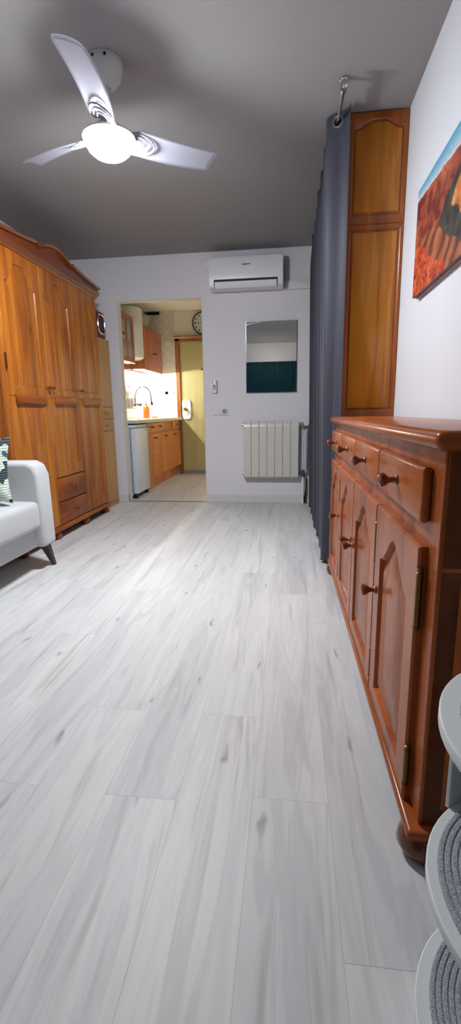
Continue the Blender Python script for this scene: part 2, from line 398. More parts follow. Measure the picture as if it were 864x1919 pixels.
# ------------------------------------------------------------------ object helpers
def props(o, label=None, cat=None, group=None, kind=None):
    if label: o['label'] = label
    if cat: o['category'] = cat
    if group: o['group'] = group
    if kind: o['kind'] = kind
    return o

def thing(name, label, cat, loc=(0, 0, 0), rz=0, group=None, kind=None):
    o = bpy.data.objects.new(name, None); COL.objects.link(o)
    o.location = loc; o.rotation_euler = (0, 0, rz); o.empty_display_size = .05
    return props(o, label, cat, group, kind)

def mat_of(o):
    m = Matrix.LocRotScale(o.location, o.rotation_euler, o.scale)
    return mat_of(o.parent) @ m if o.parent else m

def obj(name, bm, mat, parent=None, local=False, bevel=0, smooth=True, loc=None, solid=0, seg=2, label=None, sub=0):
    """link a bmesh as ONE mesh object; coordinates are world ones unless local"""
    if parent is not None and not local: bm.transform(mat_of(parent).inverted())
    if loc is not None and parent is None: bm.transform(Matrix.Translation(-Vector(loc)))
    bmesh.ops.recalc_face_normals(bm, faces=bm.faces[:])
    me = bpy.data.meshes.new(name); bm.to_mesh(me); bm.free()
    for m in (mat if isinstance(mat, (list, tuple)) else [mat]): me.materials.append(m)
    o = bpy.data.objects.new(name, me); COL.objects.link(o)
    if parent is not None: o.parent = parent
    if loc is not None and parent is None: o.location = loc
    if solid:
        s = o.modifiers.new('solid', 'SOLIDIFY'); s.thickness = solid; s.offset = 0
    if bevel:
        b = o.modifiers.new('bevel', 'BEVEL'); b.width = bevel; b.segments = seg; b.limit_method = 'ANGLE'; b.angle_limit = math.radians(40)
    if sub:
        s = o.modifiers.new('sub', 'SUBSURF'); s.levels = s.render_levels = sub
    if smooth:
        me.polygons.foreach_set('use_smooth', [True]*len(me.polygons))
        try:
            me.set_sharp_from_angle(angle=math.radians(38))
        except Exception: pass
    if label: o['label'] = label
    return o

def B(): return bmesh.new()
def struct(name, bm, mat, **k):
    o = obj(name, bm, mat, **k); o['kind'] = 'structure'; return o
def copy_tree(o, parent=None):
    c = o.copy(); COL.objects.link(c); c.parent = parent
    for ch in list(o.children): copy_tree(ch, c)
    return c
def bx(*a):
    b = B(); box(b, *a); return b
def knob_bm(o, axis, s=1.0):
    b = B(); lathe(b, [(.012*s, 0), (.0125*s, .003*s), (.009*s, .006*s), (.007*s, .014*s), (.0085*s, .020*s), (.0145*s, .027*s), (.0175*s, .034*s), (.0165*s, .041*s), (.010*s, .0455*s), (0, .047*s)], o, axis, 20)
    return b

# ------------------------------------------------------------------ the room
H = 2.5; KH = 2.465
XL, XR, YB, YF, YK = -2.33, .607, 4.99, -1.62, 7.41
DL, DR, DT = -1.775, -.892, 2.086            # doorway to the kitchenette
b = B(); box(b, XL-.1, XR+.1, YF-.1, YK+.1, -.1, -.0002)
PW, PL, GAP = .19, 1.38, .0004
joints = {-1: 2.37, -2: 1.34, 0: 1.34, 1: 1.02, -3: 1.0, -5: 2.39, -4: 1.85, 2: 2.05}   # row -> a known end joint
rows = []
for r in range(-12, 6):
    xa = max(XL-.1, -.275+PW*r); xb = min(XR+.1, -.275+PW*(r+1))
    if xb <= xa: continue
    y = joints.get(r, random.uniform(0, PL))-PL*4
    while y < YK+.1:
        ya, yb = max(y, YF-.1), min(y+PL, YK+.1); y += PL
        if yb-ya > .01: rows.append((b.faces.new([b.verts.new(q) for q in ((xa+GAP, ya+GAP, 0), (xb-GAP, ya+GAP, 0), (xb-GAP, yb-GAP, 0), (xa+GAP, yb-GAP, 0))]), (random.random(), random.random(), random.random(), 1)))
b.faces.index_update(); cols = {f.index: c for f, c in rows}
fl = struct('floor', b, [M['floor'], M['floor_gap']], smooth=False)
ca = fl.data.color_attributes.new('plank', 'FLOAT_COLOR', 'CORNER')
for pl in fl.data.polygons:
    c = cols.get(pl.index)
    if c is None: pl.material_index = 1; c = (.5, .5, .5, 1)
    for li in pl.loop_indices: ca.data[li].color = c
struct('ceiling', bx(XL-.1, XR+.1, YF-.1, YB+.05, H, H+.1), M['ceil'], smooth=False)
struct('ceiling', bx(XL-.1, -.5, YB+.05, YK+.1, KH, KH+.1), M['kwall'], smooth=False)
struct('wall_left', bx(XL-.1, XL, YF-.1, YB+.05, 0, H), M['wall'], smooth=False)
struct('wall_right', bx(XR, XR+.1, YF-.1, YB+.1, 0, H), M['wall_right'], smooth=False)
struct('wall_front', bx(XL, XR, YF-.1, YF, 0, H), M['wall'], smooth=False)
b = B(); box(b, XL, DL, YB, YB+.095, 0, H); box(b, DR, XR, YB, YB+.095, 0, H); box(b, DL, DR, YB, YB+.095, DT, H)
struct('wall_back', b, M['wall'], smooth=False)
struct('wall_kitchen_left', bx(XL-.1, XL+.03, YB+.095, YK+.1, 0, KH), M['tile_y'], smooth=False)
b = B(); box(b, XL+.03, -1.755, YK, YK+.1, 0, KH)
struct('wall_kitchen_end', b, M['tile_x'], smooth=False)
b = B(); box(b, -1.755, -.5, YK, YK+.1, 2.075, KH); box(b, -.86, -.5, YK, YK+.1, 0, 2.075)
struct('wall_kitchen_above_door', b, M['kwall'], smooth=False)
struct('wall_kitchen_right', bx(-.6, -.5, YB+.095, YK, 0, KH), M['kwall'], smooth=False)
# doorway lining
b = B(); box(b, DL-.002, DL+.004, YB-.004, YB+.099, 0, DT+.004); box(b, DR-.004, DR+.002, YB-.004, YB+.099, 0, DT+.004); box(b, DL, DR, YB-.004, YB+.099, DT-.004, DT+.002)
struct('trim_1', b, M['jamb'], bevel=.002)
struct('trim_2', bx(DL+.004, DR-.004, YB+.0, YB+.035, 0, .004), M['grey'], bevel=.0015)
# skirting
b = B(); box(b, DR-.0, .26, YB-.013, YB, 0, .082); box(b, DR-.004-.009, DR-.0, YB-.013, YB+.1, 0, .082)
struct('baseboard_back', b, M['trim'], bevel=.003)
b = B(); box(b, XL, DL, YB-.013, YB, 0, .082); box(b, DL+.004, DL+.013, YB-.013, YB+.1, 0, .082); box(b, DL, DL+.013, YB-.013, YB, 0, .082)
struct('baseboard_back_left', b, M['trim'], bevel=.003)
struct('baseboard_right', bx(XR-.013, XR, YF, 2.92, 0, .082), M['trim'], bevel=.003)
struct('baseboard_left', bx(XL, XL+.013, YF, YB, 0, .082), M['trim'], bevel=.003)
# boxed-in soffit above the window behind
struct('trim_3', bx(XL, XR, YF, -1.50, 2.09, H), M['wall'], bevel=.003)

# teal curtain on that wall (what the mirror shows)
b = B(); P = []
for k, z in enumerate([2.085, 1.6, 1.0, .5, .03]):
    row = []
    for i in range(361):
        x = XL+.05+(XR-XL-.1)*i/360
        row.append((x, -1.545+.022*sin(x*58+.8*sin(x*5.3))*(0.7+.3*k/4)+.012*sin(x*23+1)+.006*sin(x*131), z))
    P.append(row)
sheet(b, P)
o = obj('curtain', b, M['teal'], solid=.003, loc=(-.86, -1.545, 0)); props(o, 'teal full-width curtain under the boxed soffit, seen in the wall mirror', 'curtain')

# ------------------------------------------------------------------ kitchen door
d = thing('door_1', 'cream front door in a brown wooden frame at the end of the kitchenette', 'door', (-1.3, YK, 0), kind='structure')
b = B(); box(b, -1.753, -1.688, YK-.025, YK+.06, 0, 2.073); box(b, -.925, -.862, YK-.025, YK+.06, 0, 2.073); box(b, -1.753, -.862, YK-.025, YK+.06, 2.017, 2.073)
obj('frame', b, M['kframe'], d, bevel=.006)
b = B(); prism(b, [(0, 0), (.012, 0), (.03, .02), (.034, .02), (.034, .034), (0, .034)], lambda a, z: (-1.768, YK-.025-a, 2.06+z), lambda a, z: (-.85, YK-.025-a, 2.06+z))
obj('cornice', b, M['kframe'], d)
f = obj('leaf', bx(-1.687, -.926, YK+.0, YK+.04, .012, 2.016), M['door'], d, bevel=.002)
obj('threshold', bx(-1.687, -.926, YK-.012, YK+.0, .004, .058), M['grey'], d, bevel=.002, label='grey strip along the foot of the door')
b = B(); pts = [(-1.605+.067*math.copysign(abs(cos(a*PI/20))**.45, cos(a*PI/20)), 1.01+.148*math.copysign(abs(sin(a*PI/20))**.45, sin(a*PI/20))) for a in range(40)]
prism(b, pts, lambda x, z: (x, YK, z), lambda x, z: (x, YK-.02, z))
hp = obj('handle_plate', b, M['whitep'], d, label='white rounded plate behind the knob')
b = B(); lathe(b, [(.030, 0), (.030, .006), (.014, .010), (.012, .022), (.026, .034), (.031, .046), (.026, .058), (0, .063)], (-1.615, YK-.02, 1.01), (0, -1, 0), 24)
obj('knob', b, M['gold'], hp, label='polished brass knob')
b = B(); lathe(b, [(.008, 0), (.007, .004), (0, .004)], (-1.59, YK-.02, .93), (0, -1, 0), 12); box(b, -1.592, -1.588, YK-.032, YK-.024, .915, .932)
obj('lock', b, M['steel'], hp)
b = B(); lathe(b, [(.014, 0), (.013, .008), (.007, .010), (0, .008)], (-1.352, YK, 1.607), (0, -1, 0), 16)
obj('peephole', b, M['dark'], d)
b = B(); box(b, -1.694, -1.684, YK-.03, YK-.02, .98, 1.05)
obj('strike_plate', b, M['dark'], d)

# ------------------------------------------------------------------ wall clock
c = thing('wall_clock', 'round grey-rimmed clock above the front door, half behind the doorway edge', 'clock', (-1.31, YK-.005, 2.272))
b = B(); lathe(b, [(.165, 0), (.168, .02), (.162, .035), (.148, .038), (.143, .022), (0, .022)], (-1.31, YK, 2.272), (0, -1, 0), 48)
obj('rim', b, M['clockrim'], c)
b = B(); lathe(b, [(.143, 0), (.143, .002), (0, .002)], (-1.31, YK-.022, 2.272), (0, -1, 0), 48)
face = obj('dial', b, M['clockface'], c)
for k in range(12):
    a = k*PI/6; r = .118; b = B()
    rbox(b, -1.31+r*sin(a)-.009, -1.31+r*sin(a)+.009, YK-.0255, YK-.0242, 2.272+r*cos(a)-.012, 2.272+r*cos(a)+.012, .0006, 1)
    obj('hour_mark', b, M['ink'], face)
b = B(); tube(b, [(-1.31, YK-.028, 2.272), (-1.425, YK-.028, 2.277)], .0035, 6); obj('minute_hand', b, M['ink'], face)
b = B(); tube(b, [(-1.31, YK-.03, 2.272), (-1.322, YK-.03, 2.345)], .005, 6); obj('hour_hand', b, M['ink'], face)

# ------------------------------------------------------------------ kitchen units
def slat_front(bm, y0, y1, z0, z1, x, n, fr=.045, t=.018):
    """framed front of horizontal boards facing +X"""
    box(bm, x-t, x-.005, y0, y1, z0, z1)
    for (a, c, e, f) in ((y0, y0+fr, z0, z1), (y1-fr, y1, z0, z1)): rbox(bm, x-.006, x, a, c, e, f, .0015, 1)
    h = (z1-z0)/n
    for k in range(n): rbox(bm, x-.006, x-.001, y0+fr+.002, y1-fr-.002, z0+k*h+.004, z0+(k+1)*h-.004, .003, 1)

u = thing('base_cabinet', 'orange wooden sink cabinet with a wide drawer front, right of the small fridge', 'kitchen cabinet', (-2.0, 6.2, 0))
b = B(); box(b, -2.29, -1.735, 5.64, 6.86, .15, .848); box(b, -2.29, -1.79, 5.64, 6.86, 0, .15)
obj('carcass', b, M['kwood'], u)
b = B(); rbox(b, -1.735, -1.715, 5.645, 6.82, .722, .842, .003, 2)
dr = obj('drawer_front', b, M['kwood'], u)
for y in (5.78, 6.15): obj('knob', knob_bm((-1.715, y, .792), (1, 0, 0), .95), M['knobw'], dr)
for y0, y1, ky in ((5.645, 6.235, 5.90), (6.24, 6.855, 6.42)):
    b = B(); slat_front(b, y0, y1, .157, .705, -1.715, 6)
    dd = obj('door', b, M['kwood'], u); obj('knob', knob_bm((-1.715, ky, .655), (1, 0, 0), .95), M['knobw'], dd)
u = thing('base_cabinet', 'narrow orange wooden cabinet with one drawer next to the front door frame', 'kitchen cabinet', (-2.0, 7.1, 0))
b = B(); box(b, -2.29, -1.735, 6.865, 7.37, .15, .848); box(b, -2.29, -1.79, 6.865, 7.37, 0, .15)
obj('carcass', b, M['kwood'], u)
b = B(); rbox(b, -1.735, -1.715, 6.90, 7.365, .722, .842, .003, 2)
dr = obj('drawer', b, M['kwood'], u); obj('knob', knob_bm((-1.715, 7.13, .79), (1, 0, 0), .95), M['knobw'], dr)
b = B(); slat_front(b, 6.87, 7.365, .157, .705, -1.715, 6)
dd = obj('door', b, M['kwood'], u); obj('knob', knob_bm((-1.715, 6.93, .655), (1, 0, 0), .95), M['knobw'], dd)

w = thing('countertop', 'cream worktop running over the fridge and kitchen cabinets', 'countertop', (-2.0, 6.2, .85))
SX0, SX1, SY0, SY1 = -2.18, -1.84, 6.20, 6.75
b = B()
for a in ((-2.298, SX0, 5.125, 7.405), (SX1, -1.685, 5.125, 7.405), (SX0, SX1, 5.125, SY0), (SX0, SX1, SY1, 7.405)): box(b, a[0], a[1], a[2], a[3], .851, .889)
obj('slab', b, M['counter'], w, smooth=False)
obj('end_strip', bx(-2.298, -1.684, 5.121, 5.126, .851, .889), M['counter_end'], w, label='pale grey end strip')
s = B()
box(s, SX0, SX1, SY0, SY1, .852, .855)
for a in ((SX0-.02, SX0+.004, SY0-.02, SY1+.02), (SX1-.004, SX1+.02, SY0-.02, SY1+.02), (SX0+.004, SX1-.004, SY0-.02, SY0+.004), (SX0+.004, SX1-.004, SY1-.004, SY1+.02)): box(s, *a, .889, .893)
obj('sink', s, M['counter'], w)

# fridge
u = thing('fridge', 'small white under-counter fridge just inside the kitchenette doorway', 'fridge', (-2.0, 5.4, 0))
b = B(); rbox(b, -2.29, -1.775, 5.15, 5.62, .035, .80, .004, 2); obj('body', b, M['fridge_side'], u)
b = B(); rbox(b, -2.29, -1.72, 5.145, 5.625, .802, .834, .005, 2); obj('top_panel', b, M['fridge'], u)
b = B(); rbox(b, -1.768, -1.712, 5.148, 5.624, .06, .795, .006, 2); dd = obj('door', b, M['fridge'], u)
obj('gasket', bx(-1.776, -1.767, 5.156, 5.615, .07, .785), M['grill'], dd)
b = B(); rbox(b, -1.712, -1.708, 5.50, 5.57, .765, .775, .0015, 1); obj('badge', b, M['grey'], dd)
obj('kick', bx(-2.2, -1.76, 5.17, 5.60, .012, .05), M['dark'], u)
for x in (-1.75, -2.2):
    for y in (5.18, 5.59):
        b = B(); cyl(b, (x, y, 0), (x, y, .04), .018, 14); obj('foot', b, M['dark'], u)

# upper units
u = thing('wall_cabinet', 'reddish wooden wall cabinet with two boarded doors beside the water heater', 'kitchen cabinet', (-2.1, 6.9, 1.545))
obj('carcass', bx(-2.295, -1.98, 6.47, 7.37, 1.55, 2.115), M['kwood_up'], u, bevel=.002)
for y0, y1, ky in ((6.47, 6.918, 6.875), (6.922, 7.37, 6.965)):
    b = B(); slat_front(b, y0, y1, 1.545, 2.118, -1.96, 7, .03)
    dd = obj('door', b, M['kwood_up'], u); obj('knob', knob_bm((-1.96, ky, 1.79), (1, 0, 0), .9), M['knobw'], dd)
u = thing('wall_cabinet', 'wooden wall cabinet with a glazed door next to the doorway', 'kitchen cabinet', (-2.1, 5.8, 1.58))
b = B()
for a in ((-2.295, -2.28, 5.54, 6.055, 1.585, 2.128), (-2.28, -1.985, 5.54, 5.556, 1.585, 2.128), (-2.28, -1.985, 6.039, 6.055, 1.585, 2.128), (-2.28, -1.985, 5.556, 6.039, 1.585, 1.6), (-2.28, -1.985, 5.556, 6.039, 2.113, 2.128), (-2.28, -2.0, 5.556, 6.039, 1.85, 1.862)): box(b, *a)
obj('carcass', b, M['trim'], u)
b = B()
for a in ((5.54, 5.60, 1.58, 2.132), (5.997, 6.057, 1.58, 2.132), (5.60, 5.997, 1.58, 1.635), (5.60, 5.997, 2.077, 2.132), (5.79, 5.806, 1.635, 2.077), (5.60, 5.997, 1.80, 1.815)):
    rbox(b, -1.982, -1.96, *a, .002, 1)
dd = obj('door', b, M['kwood_up'], u)
obj('pane', bx(-1.974, -1.971, 5.60, 5.997, 1.635, 2.077), M['kglass'], dd)
obj('knob', knob_bm((-1.96, 5.575, 1.875), (1, 0, 0), 1.1), M['red'], dd, label='reddish knob')
for k, (y, z, r, h, mm) in enumerate(((5.68, 1.601, .04, .09, 'white'), (5.80, 1.601, .035, .12, 'clear'), (5.92, 1.601, .045, .06, 'white'), (5.70, 1.863, .05, .05, 'white'), (5.88, 1.863, .032, .13, 'clear'))):
    b = B(); lathe(b, [(r*.75, 0), (r, h*.35), (r, h), (r*.93, h), (r*.9, h*.4), (0, .008)], (-2.09, y, z), (0, 0, 1), 20)
    o = obj('cup' if mm == 'white' else 'drinking_glass', b, M[mm], loc=(-2.09, y, z))
    props(o, ['white cup on the lower shelf nearest the doorway, behind the glazed door', 'clear glass in the middle of the lower shelf behind the glazed door', 'low white cup at the far end of the lower shelf behind the glazed door', 'wide white cup on the upper shelf behind the glazed door', 'tall clear glass on the upper shelf behind the glazed door'][k], 'cup' if mm == 'white' else 'glass')
u = thing('water_heater', 'tall white rounded water heater between the two wall cabinets', 'water heater', (-2.1, 6.26, 1.65))
b = B(); lathe(b, [(0, 0), (.15, 0), (.185, .02), (.19, .05), (.19, .60), (.183, .625), (.15, .642), (0, .65)], (-2.1, 6.26, 1.65), (0, 0, 1), 48)
obj('tank', b, M['white'], u)
b = B(); lathe(b, [(.012, 0), (.012, .012), (.008, .018), (0, .018)], (-1.93, 6.345, 1.80), (.9, .45, 0), 14); obj('dial', b, M['grey'], u)
for y in (6.2, 6.32):
    b = B(); cyl(b, (-2.15, y, 1.60), (-2.15, y, 1.655), .012, 12); obj('pipe_stub', b, M['chrome'], u)
obj('wall_mount', bx(-2.298, -2.27, 6.16, 6.36, 1.9, 2.0), M['steel'], u)
u = thing('storage_box', 'translucent plastic box on top of the boarded wall cabinet', 'box', (-2.12, 6.8, 2.118))
b = B(); prism(b, [(-.11, 6.6), (.11, 6.6), (.11, 7.0), (-.11, 7.0)], lambda a, y: (-2.13+a*.9, 6.8+(y-6.8)*.9, 2.119), lambda a, y: (-2.13+a, y, 2.30)); obj('tub', b, M['clear'], u, bevel=.008)
b = B(); rbox(b, -2.25, -2.01, 6.59, 7.01, 2.30, 2.318, .004, 2); obj('lid', b, M['clear'], u)
u = thing('dark_strip', 'long dark strip high on the kitchenette end wall', 'wall_strip', (-2.1, YK, 2.43))  # dark strip below the ceiling, a flat box with thin bars
b = B(); box(b, -2.27, -1.975, YK-.02, YK, 2.415, 2.455); obj('frame', b, M['grill'], u, bevel=.003)
b = B()
for k in range(3): box(b, -2.262, -1.983, YK-.026, YK-.018, 2.420+k*.011, 2.427+k*.011)
obj('strip_bars', b, M['slot'], u)
# lit tube under the wall cabinets
u = thing('tube_light', 'lit white tube light fixed under the boarded wall cabinet', 'light', (-2.2, 6.9, 1.53))
b = B(); rbox(b, -2.25, -2.17, 6.52, 7.30, 1.533, 1.547, .003, 2); obj('housing', b, M['whitep'], u); obj('mounting_clip', bx(-2.225, -2.195, 6.9, 6.94, 1.545, 1.5495), M['steel'], u)
b = B(); cyl(b, (-2.21, 6.54, 1.522), (-2.21, 7.28, 1.522), .011, 14); obj('tube', b, M['tube'], u)
# faucet
u = thing('faucet', 'chrome wall-mounted mixer tap with a tall swan neck over the sink', 'faucet', (-2.29, 6.83, 1.08))
b = B(); tube(b, [(-2.245, 6.70, 1.09), (-2.245, 6.96, 1.09)], .02, 12)
for y in (6.74, 6.92): cyl(b, (-2.30, y, 1.09), (-2.245, y, 1.09), .016, 12)
obj('body', b, M['tap'], u)
for y in (6.705, 6.955):
    b = B(); lathe(b, [(.018, 0), (.026, .01), (.026, .03), (.018, .038), (0, .04)], (-2.225, y, 1.085), (1, 0, 0), 16); obj('handle', b, M['tap'], u)
b = B(); pts = [(-2.245, 6.83, 1.10), (-2.245, 6.83, 1.22)]
for k in range(13):
    a = PI-k*PI/12
    pts.append((-2.135+.11*cos(a), 6.86+.03*cos(a+PI)*-1*.0+.03*(k/12), 1.22+.12*sin(a)))
pts += [(-2.02, 6.89, 1.17), (-2.018, 6.89, 1.13)]
tube(b, pts, .0095, 10); obj('spout', b, M['tap'], u)
b = B(); cyl(b, (-2.018, 6.89, 1.135), (-2.012, 6.89, 1.075), .012, 14, .022); obj('spray_head', b, M['tap'], u)
# soap bottle
SBX, SBY = -2.075, 6.80
u = thing('soap_bottle', 'orange pump soap bottle standing by the sink', 'bottle', (SBX, SBY, .889))
b = B(); lathe(b, [(0, 0), (.042, 0), (.046, .01), (.046, .15), (.036, .172), (.018, .182), (.018, .19), (0, .19)], (SBX, SBY, .889), (0, 0, 1), 24); obj('bottle_body', b, M['orange'], u)
b = B(); lathe(b, [(.017, 0), (.017, .018), (.006, .02), (.006, .045), (.014, .047), (.014, .058), (0, .058)], (SBX, SBY, 1.079), (0, 0, 1), 16); tube(b, [(SBX, SBY, 1.13), (SBX+.045, SBY, 1.126)], .005, 8); obj('pump', b, M['steel'], u)
# small drain plug / sponge
b = B(); rbox(b, -2.05, -1.98, 6.97, 7.05, .889, .915, .006, 2); o = obj('sponge', b, M['orange'], loc=(-2.01, 7.01, .889)); props(o, 'small orange-brown sponge on the worktop beyond the soap bottle', 'sponge')
# lid and wire rack on the left wall
u = thing('pan_lid', 'pale pan lid with a chrome knob hanging on the tiled wall', 'lid', (-2.28, 6.58, 1.33))
b = B(); lathe(b, [(.125, 0), (.127, .006), (.10, .022), (.05, .036), (0, .04)], (-2.296, 6.60, 1.315), (1, 0, .25), 36); obj('disc', b, M['white'], u)
b = B(); lathe(b, [(.012, 0), (.010, .012), (.024, .02), (.024, .032), (0, .036)], (-2.258, 6.60, 1.325), (1, 0, .25), 18); obj('knob', b, M['chrome'], u)
u = thing('wire_rack', 'thin wire rack on the tiled wall under the pan lid', 'rack', (-2.24, 6.4, 1.02))
b = B()
for z in (1.03, 1.18):
    tube(b, [(-2.29, 6.18, z), (-2.16, 6.18, z), (-2.16, 6.66, z), (-2.29, 6.66, z)], .004, 6, closed=True)
for k in range(9):
    y = 6.18+.06*k
    tube(b, [(-2.16, y, 1.18), (-2.16, y, 1.03), (-2.29, y, 1.03)], .0025, 6)
obj('wires', b, M['tap'], u)
obj('wall_mount', bx(-2.2995, -2.286, 6.30, 6.54, 1.17, 1.19), M['tap'], u)
for k, (y, r, h) in enumerate(((6.28, .045, .11), (6.42, .05, .10), (6.56, .045, .13))):
    b = B(); lathe(b, [(0, 0), (r*.8, 0), (r, h*.3), (r, h), (r*.92, h), (r*.72, .01), (0, .01)], (-2.225, y, 1.034), (0, 0, 1), 20)
    o = obj('mug', b, M['white'], loc=(-2.225, y, 1.034)); props(o, ['white mug in the wire rack, nearest the doorway', 'white mug in the middle of the wire rack', 'tall white mug in the wire rack, nearest the tap'][k], 'mug')
b = B(); tube(b, [(-2.299, 6.12, 1.50), (-2.24, 6.12, 1.50), (-2.235, 6.12, 1.48)], .004, 6); tube(b, [(-2.235, 6.13, 1.485), (-2.235, 6.15, 1.40), (-2.235, 6.12, 1.33)], .006, 8)
tube(b, [(-2.235, 6.12+.03*cos(a*PI/8), 1.30+.045*sin(a*PI/8)) for a in range(16)], .004, 6, closed=True)
o = obj('hanging_whisk', b, M['chrome'], loc=(-2.24, 6.12, 1.4)); props(o, 'metal whisk hanging from a hook beside the doorway jamb', 'utensil')
# kitchen sockets
def plate(name, label, cat, x0, x1, y, z0, z1, t=.01):
    o = thing(name, label, cat, ((x0+x1)/2, y, (z0+z1)/2))
    b = B(); rbox(b, x0, x1, y-t, y, z0, z1, .004, 3); obj('plate', b, M['socketw'], o)
    return o
u = plate('wall_socket', 'white double socket plate on the tiles beside the front door frame', 'socket', -1.955, -1.80, YK, 1.228, 1.305)
b = B(); lathe(b, [(.028, 0), (.028, .002), (.024, -.001), (0, -.001)], (-1.915, YK-.01, 1.267), (0, -1, 0), 20); obj('outlet', b, M['grey'], u)
b = B(); rbox(b, -1.872, -1.806, YK-.014, YK-.009, 1.235, 1.298, .002, 1); obj('rocker', b, M['whitep'], u)

# ------------------------------------------------------------------ back wall fittings
AX0, AX1, AY = -.785, -.075, 4.79
u = thing('air_conditioner', 'white split air conditioner high on the back wall', 'air conditioner', (-.43, 4.9, 2.12))
b = B()
prof = [(YB, 2.125), (AY+.05, 2.118), (AY+.012, 2.135), (AY, 2.19), (AY+.002, 2.36), (AY+.018, 2.398), (AY+.05, 2.408), (YB, 2.408)]
prism(b, prof, lambda y, z: (AX0, y, z), lambda y, z: (AX1, y, z))
body = obj('casing', b, M['whitep'], u, bevel=.008, seg=3)
obj('mounting_plate', bx(-.7, -.16, YB-.006, YB-.0005, 2.15, 2.38), M['steel'], u)
b = B(); prism(b, [(AY+.03, 2.121), (AY+.008, 2.142), (AY-.0035, 2.192), (AY+.03, 2.192)], lambda y, z: (-.735, y, z), lambda y, z: (-.128, y, z)); obj('air_slot', b, M['slot'], u)
b = B(); prism(b, [(AY+.022, 2.1175), (AY+.002, 2.138), (AY-.010, 2.170), (AY-.006, 2.171), (AY+.012, 2.140), (AY+.026, 2.123)], lambda y, z: (-.726, y, z), lambda y, z: (-.138, y, z)); obj('flap', b, M['whitep'], u)
def text(s, size, loc, rot, mat, parent, name='lettering', ext=.0004):
    cu = bpy.data.curves.new(name, 'FONT'); cu.body = s; cu.size = size; cu.align_x = 'CENTER'; cu.align_y = 'CENTER'; cu.extrude = ext
    t = bpy.data.objects.new(name, cu); COL.objects.link(t); cu.materials.append(mat)
    t.parent = parent; t.location = mat_of(parent).inverted() @ Vector(loc); t.rotation_euler = rot
    return t
# (the badge is only a dark smear of tiny letters in the photo)
b = B()
for k, (x0, x1, z0, z1) in enumerate(((-.462, -.452, 2.312, 2.322), (-.450, -.442, 2.312, 2.322), (-.440, -.428, 2.312, 2.322), (-.426, -.416, 2.312, 2.322), (-.414, -.406, 2.313, 2.323), (-.404, -.394, 2.314, 2.322), (-.392, -.384, 2.314, 2.322))):
    rbox(b, x0, x1, AY-.0012, AY+.004, z0, z1, .001, 1)
obj('badge', b, M['ink'], u)
b = B(); rbox(b, AX1-.02, .245, YB-.032, YB, 2.118, 2.198, .006, 2)
o = obj('pipe_cover', b, M['wall'], loc=(.1, YB, 2.15)); props(o, 'white boxed pipe cover running right from the air conditioner', 'pipe cover')
b = B(); lathe(b, [(.052, 0), (.052, .006), (.046, .012), (0, .013)], (-.838, YB, 2.385), (0, -1, 0), 36); o = obj('round_cover', b, M['wall'], loc=(-.838, YB, 2.385)); props(o, 'round white junction cover left of the air conditioner', 'cover plate')
b = B(); tube(b, [(-.902, YB, 2.09), (-.902, YB, 2.44), (-.897, YB, 2.462), (-.88, YB, 2.475), (-.79, YB, 2.48)], .004, 8); o = obj('cable', b, M['wall'], loc=(-.9, YB, 2.09)); props(o, 'thin white cable climbing the wall above the doorway corner', 'cable')

# mirror
u = thing('wall_mirror', 'frameless rectangular mirror on the back wall above the radiator', 'mirror', (-.19, YB, 1.149))
def mr(x0, x1, z0, z1, ya, yb):
    b = B(); v = [(-.448+x0, 1.149+z0), (.062-x1, 1.149+z0), (.062-x1, 1.838-z1), (-.448+x0, 1.838-z1)]
    prism(b, v, lambda x, z: (x, ya, z), lambda x, z: (x, yb, z)); return b
obj('backing', mr(0, 0, 0, 0, YB, YB-.017), M['mirror_edge'], u, smooth=False)
obj('glass', mr(.003, .003, .004, .002, YB-.017, YB-.019), M['mirror'], u, smooth=False)

# radiator
u = thing('radiator', 'white seven-section radiator on the back wall beside the grey curtain', 'radiator', (-.19, YB, .28))
RX0, RX1 = -.476, .092
pw = (RX1-RX0)/7
for k in range(7):
    x0 = RX0+pw*k+.0014; x1 = RX0+pw*(k+1)-.0014
    b = B()
    prism(b, [(4.893, .29), (4.89, .31), (4.889, .80), (4.895, .84), (4.912, .857), (4.962, .857), (4.962, .83), (4.945, .80), (4.945, .34), (4.955, .30), (4.955, .283), (4.90, .283)], lambda y, z: (x0, y, z), lambda y, z: (x1, y, z))
    obj('section', b, M['white'], u, bevel=.0035)
for z in (.825, .325):
    b = B(); cyl(b, (RX0+.01, 4.93, z), (RX1-.01, 4.93, z), .02, 12); obj('header', b, M['grill'], u)
for x in (-.40, .0): obj('wall_bracket', bx(x-.01, x+.01, 4.93, YB-.002, .79, .81), M['grill'], u)
for z in (.828, .325):
    b = B(); lathe(b, [(.02, 0), (.02, .012), (.012, .016), (.012, .022), (0, .024)], (RX0+.004, 4.93, z), (-1, 0, 0), 14); obj('end_plug', b, M['steel'], u)
b = B(); cyl(b, (RX1-.004, 4.93, .828), (RX1+.03, 4.93, .828), .016, 14); cyl(b, (RX1+.03, 4.93, .828), (RX1+.045, 4.93, .828), .022, 14); cyl(b, (RX1+.055, 4.93, .828), (RX1+.055, 4.93, .77), .012, 12); obj('valve', b, M['steel'], u)
b = B(); lathe(b, [(.015, 0), (.024, .006), (.024, .035), (.018, .045), (0, .047)], (RX1+.05, 4.93, .828), (1, 0, 0), 18); obj('valve_cap', b, M['whitep'], u, label='white valve head')
b = B(); cyl(b, (RX1-.004, 4.93, .325), (RX1+.05, 4.93, .325), .014, 14); cyl(b, (RX1+.05, 4.93, .36), (RX1+.05, 4.93, .29), .018, 14); cyl(b, (RX1+.05, 4.925, .325), (RX1+.05, 4.89, .325), .012, 12); obj('lower_valve', b, M['grill'], u)
b = B(); cyl(b, (RX1+.068, 4.945, .33), (RX1+.068, 4.945, .78), .024, 18); obj('supply_pipe', b, M['fridge_side'], u)
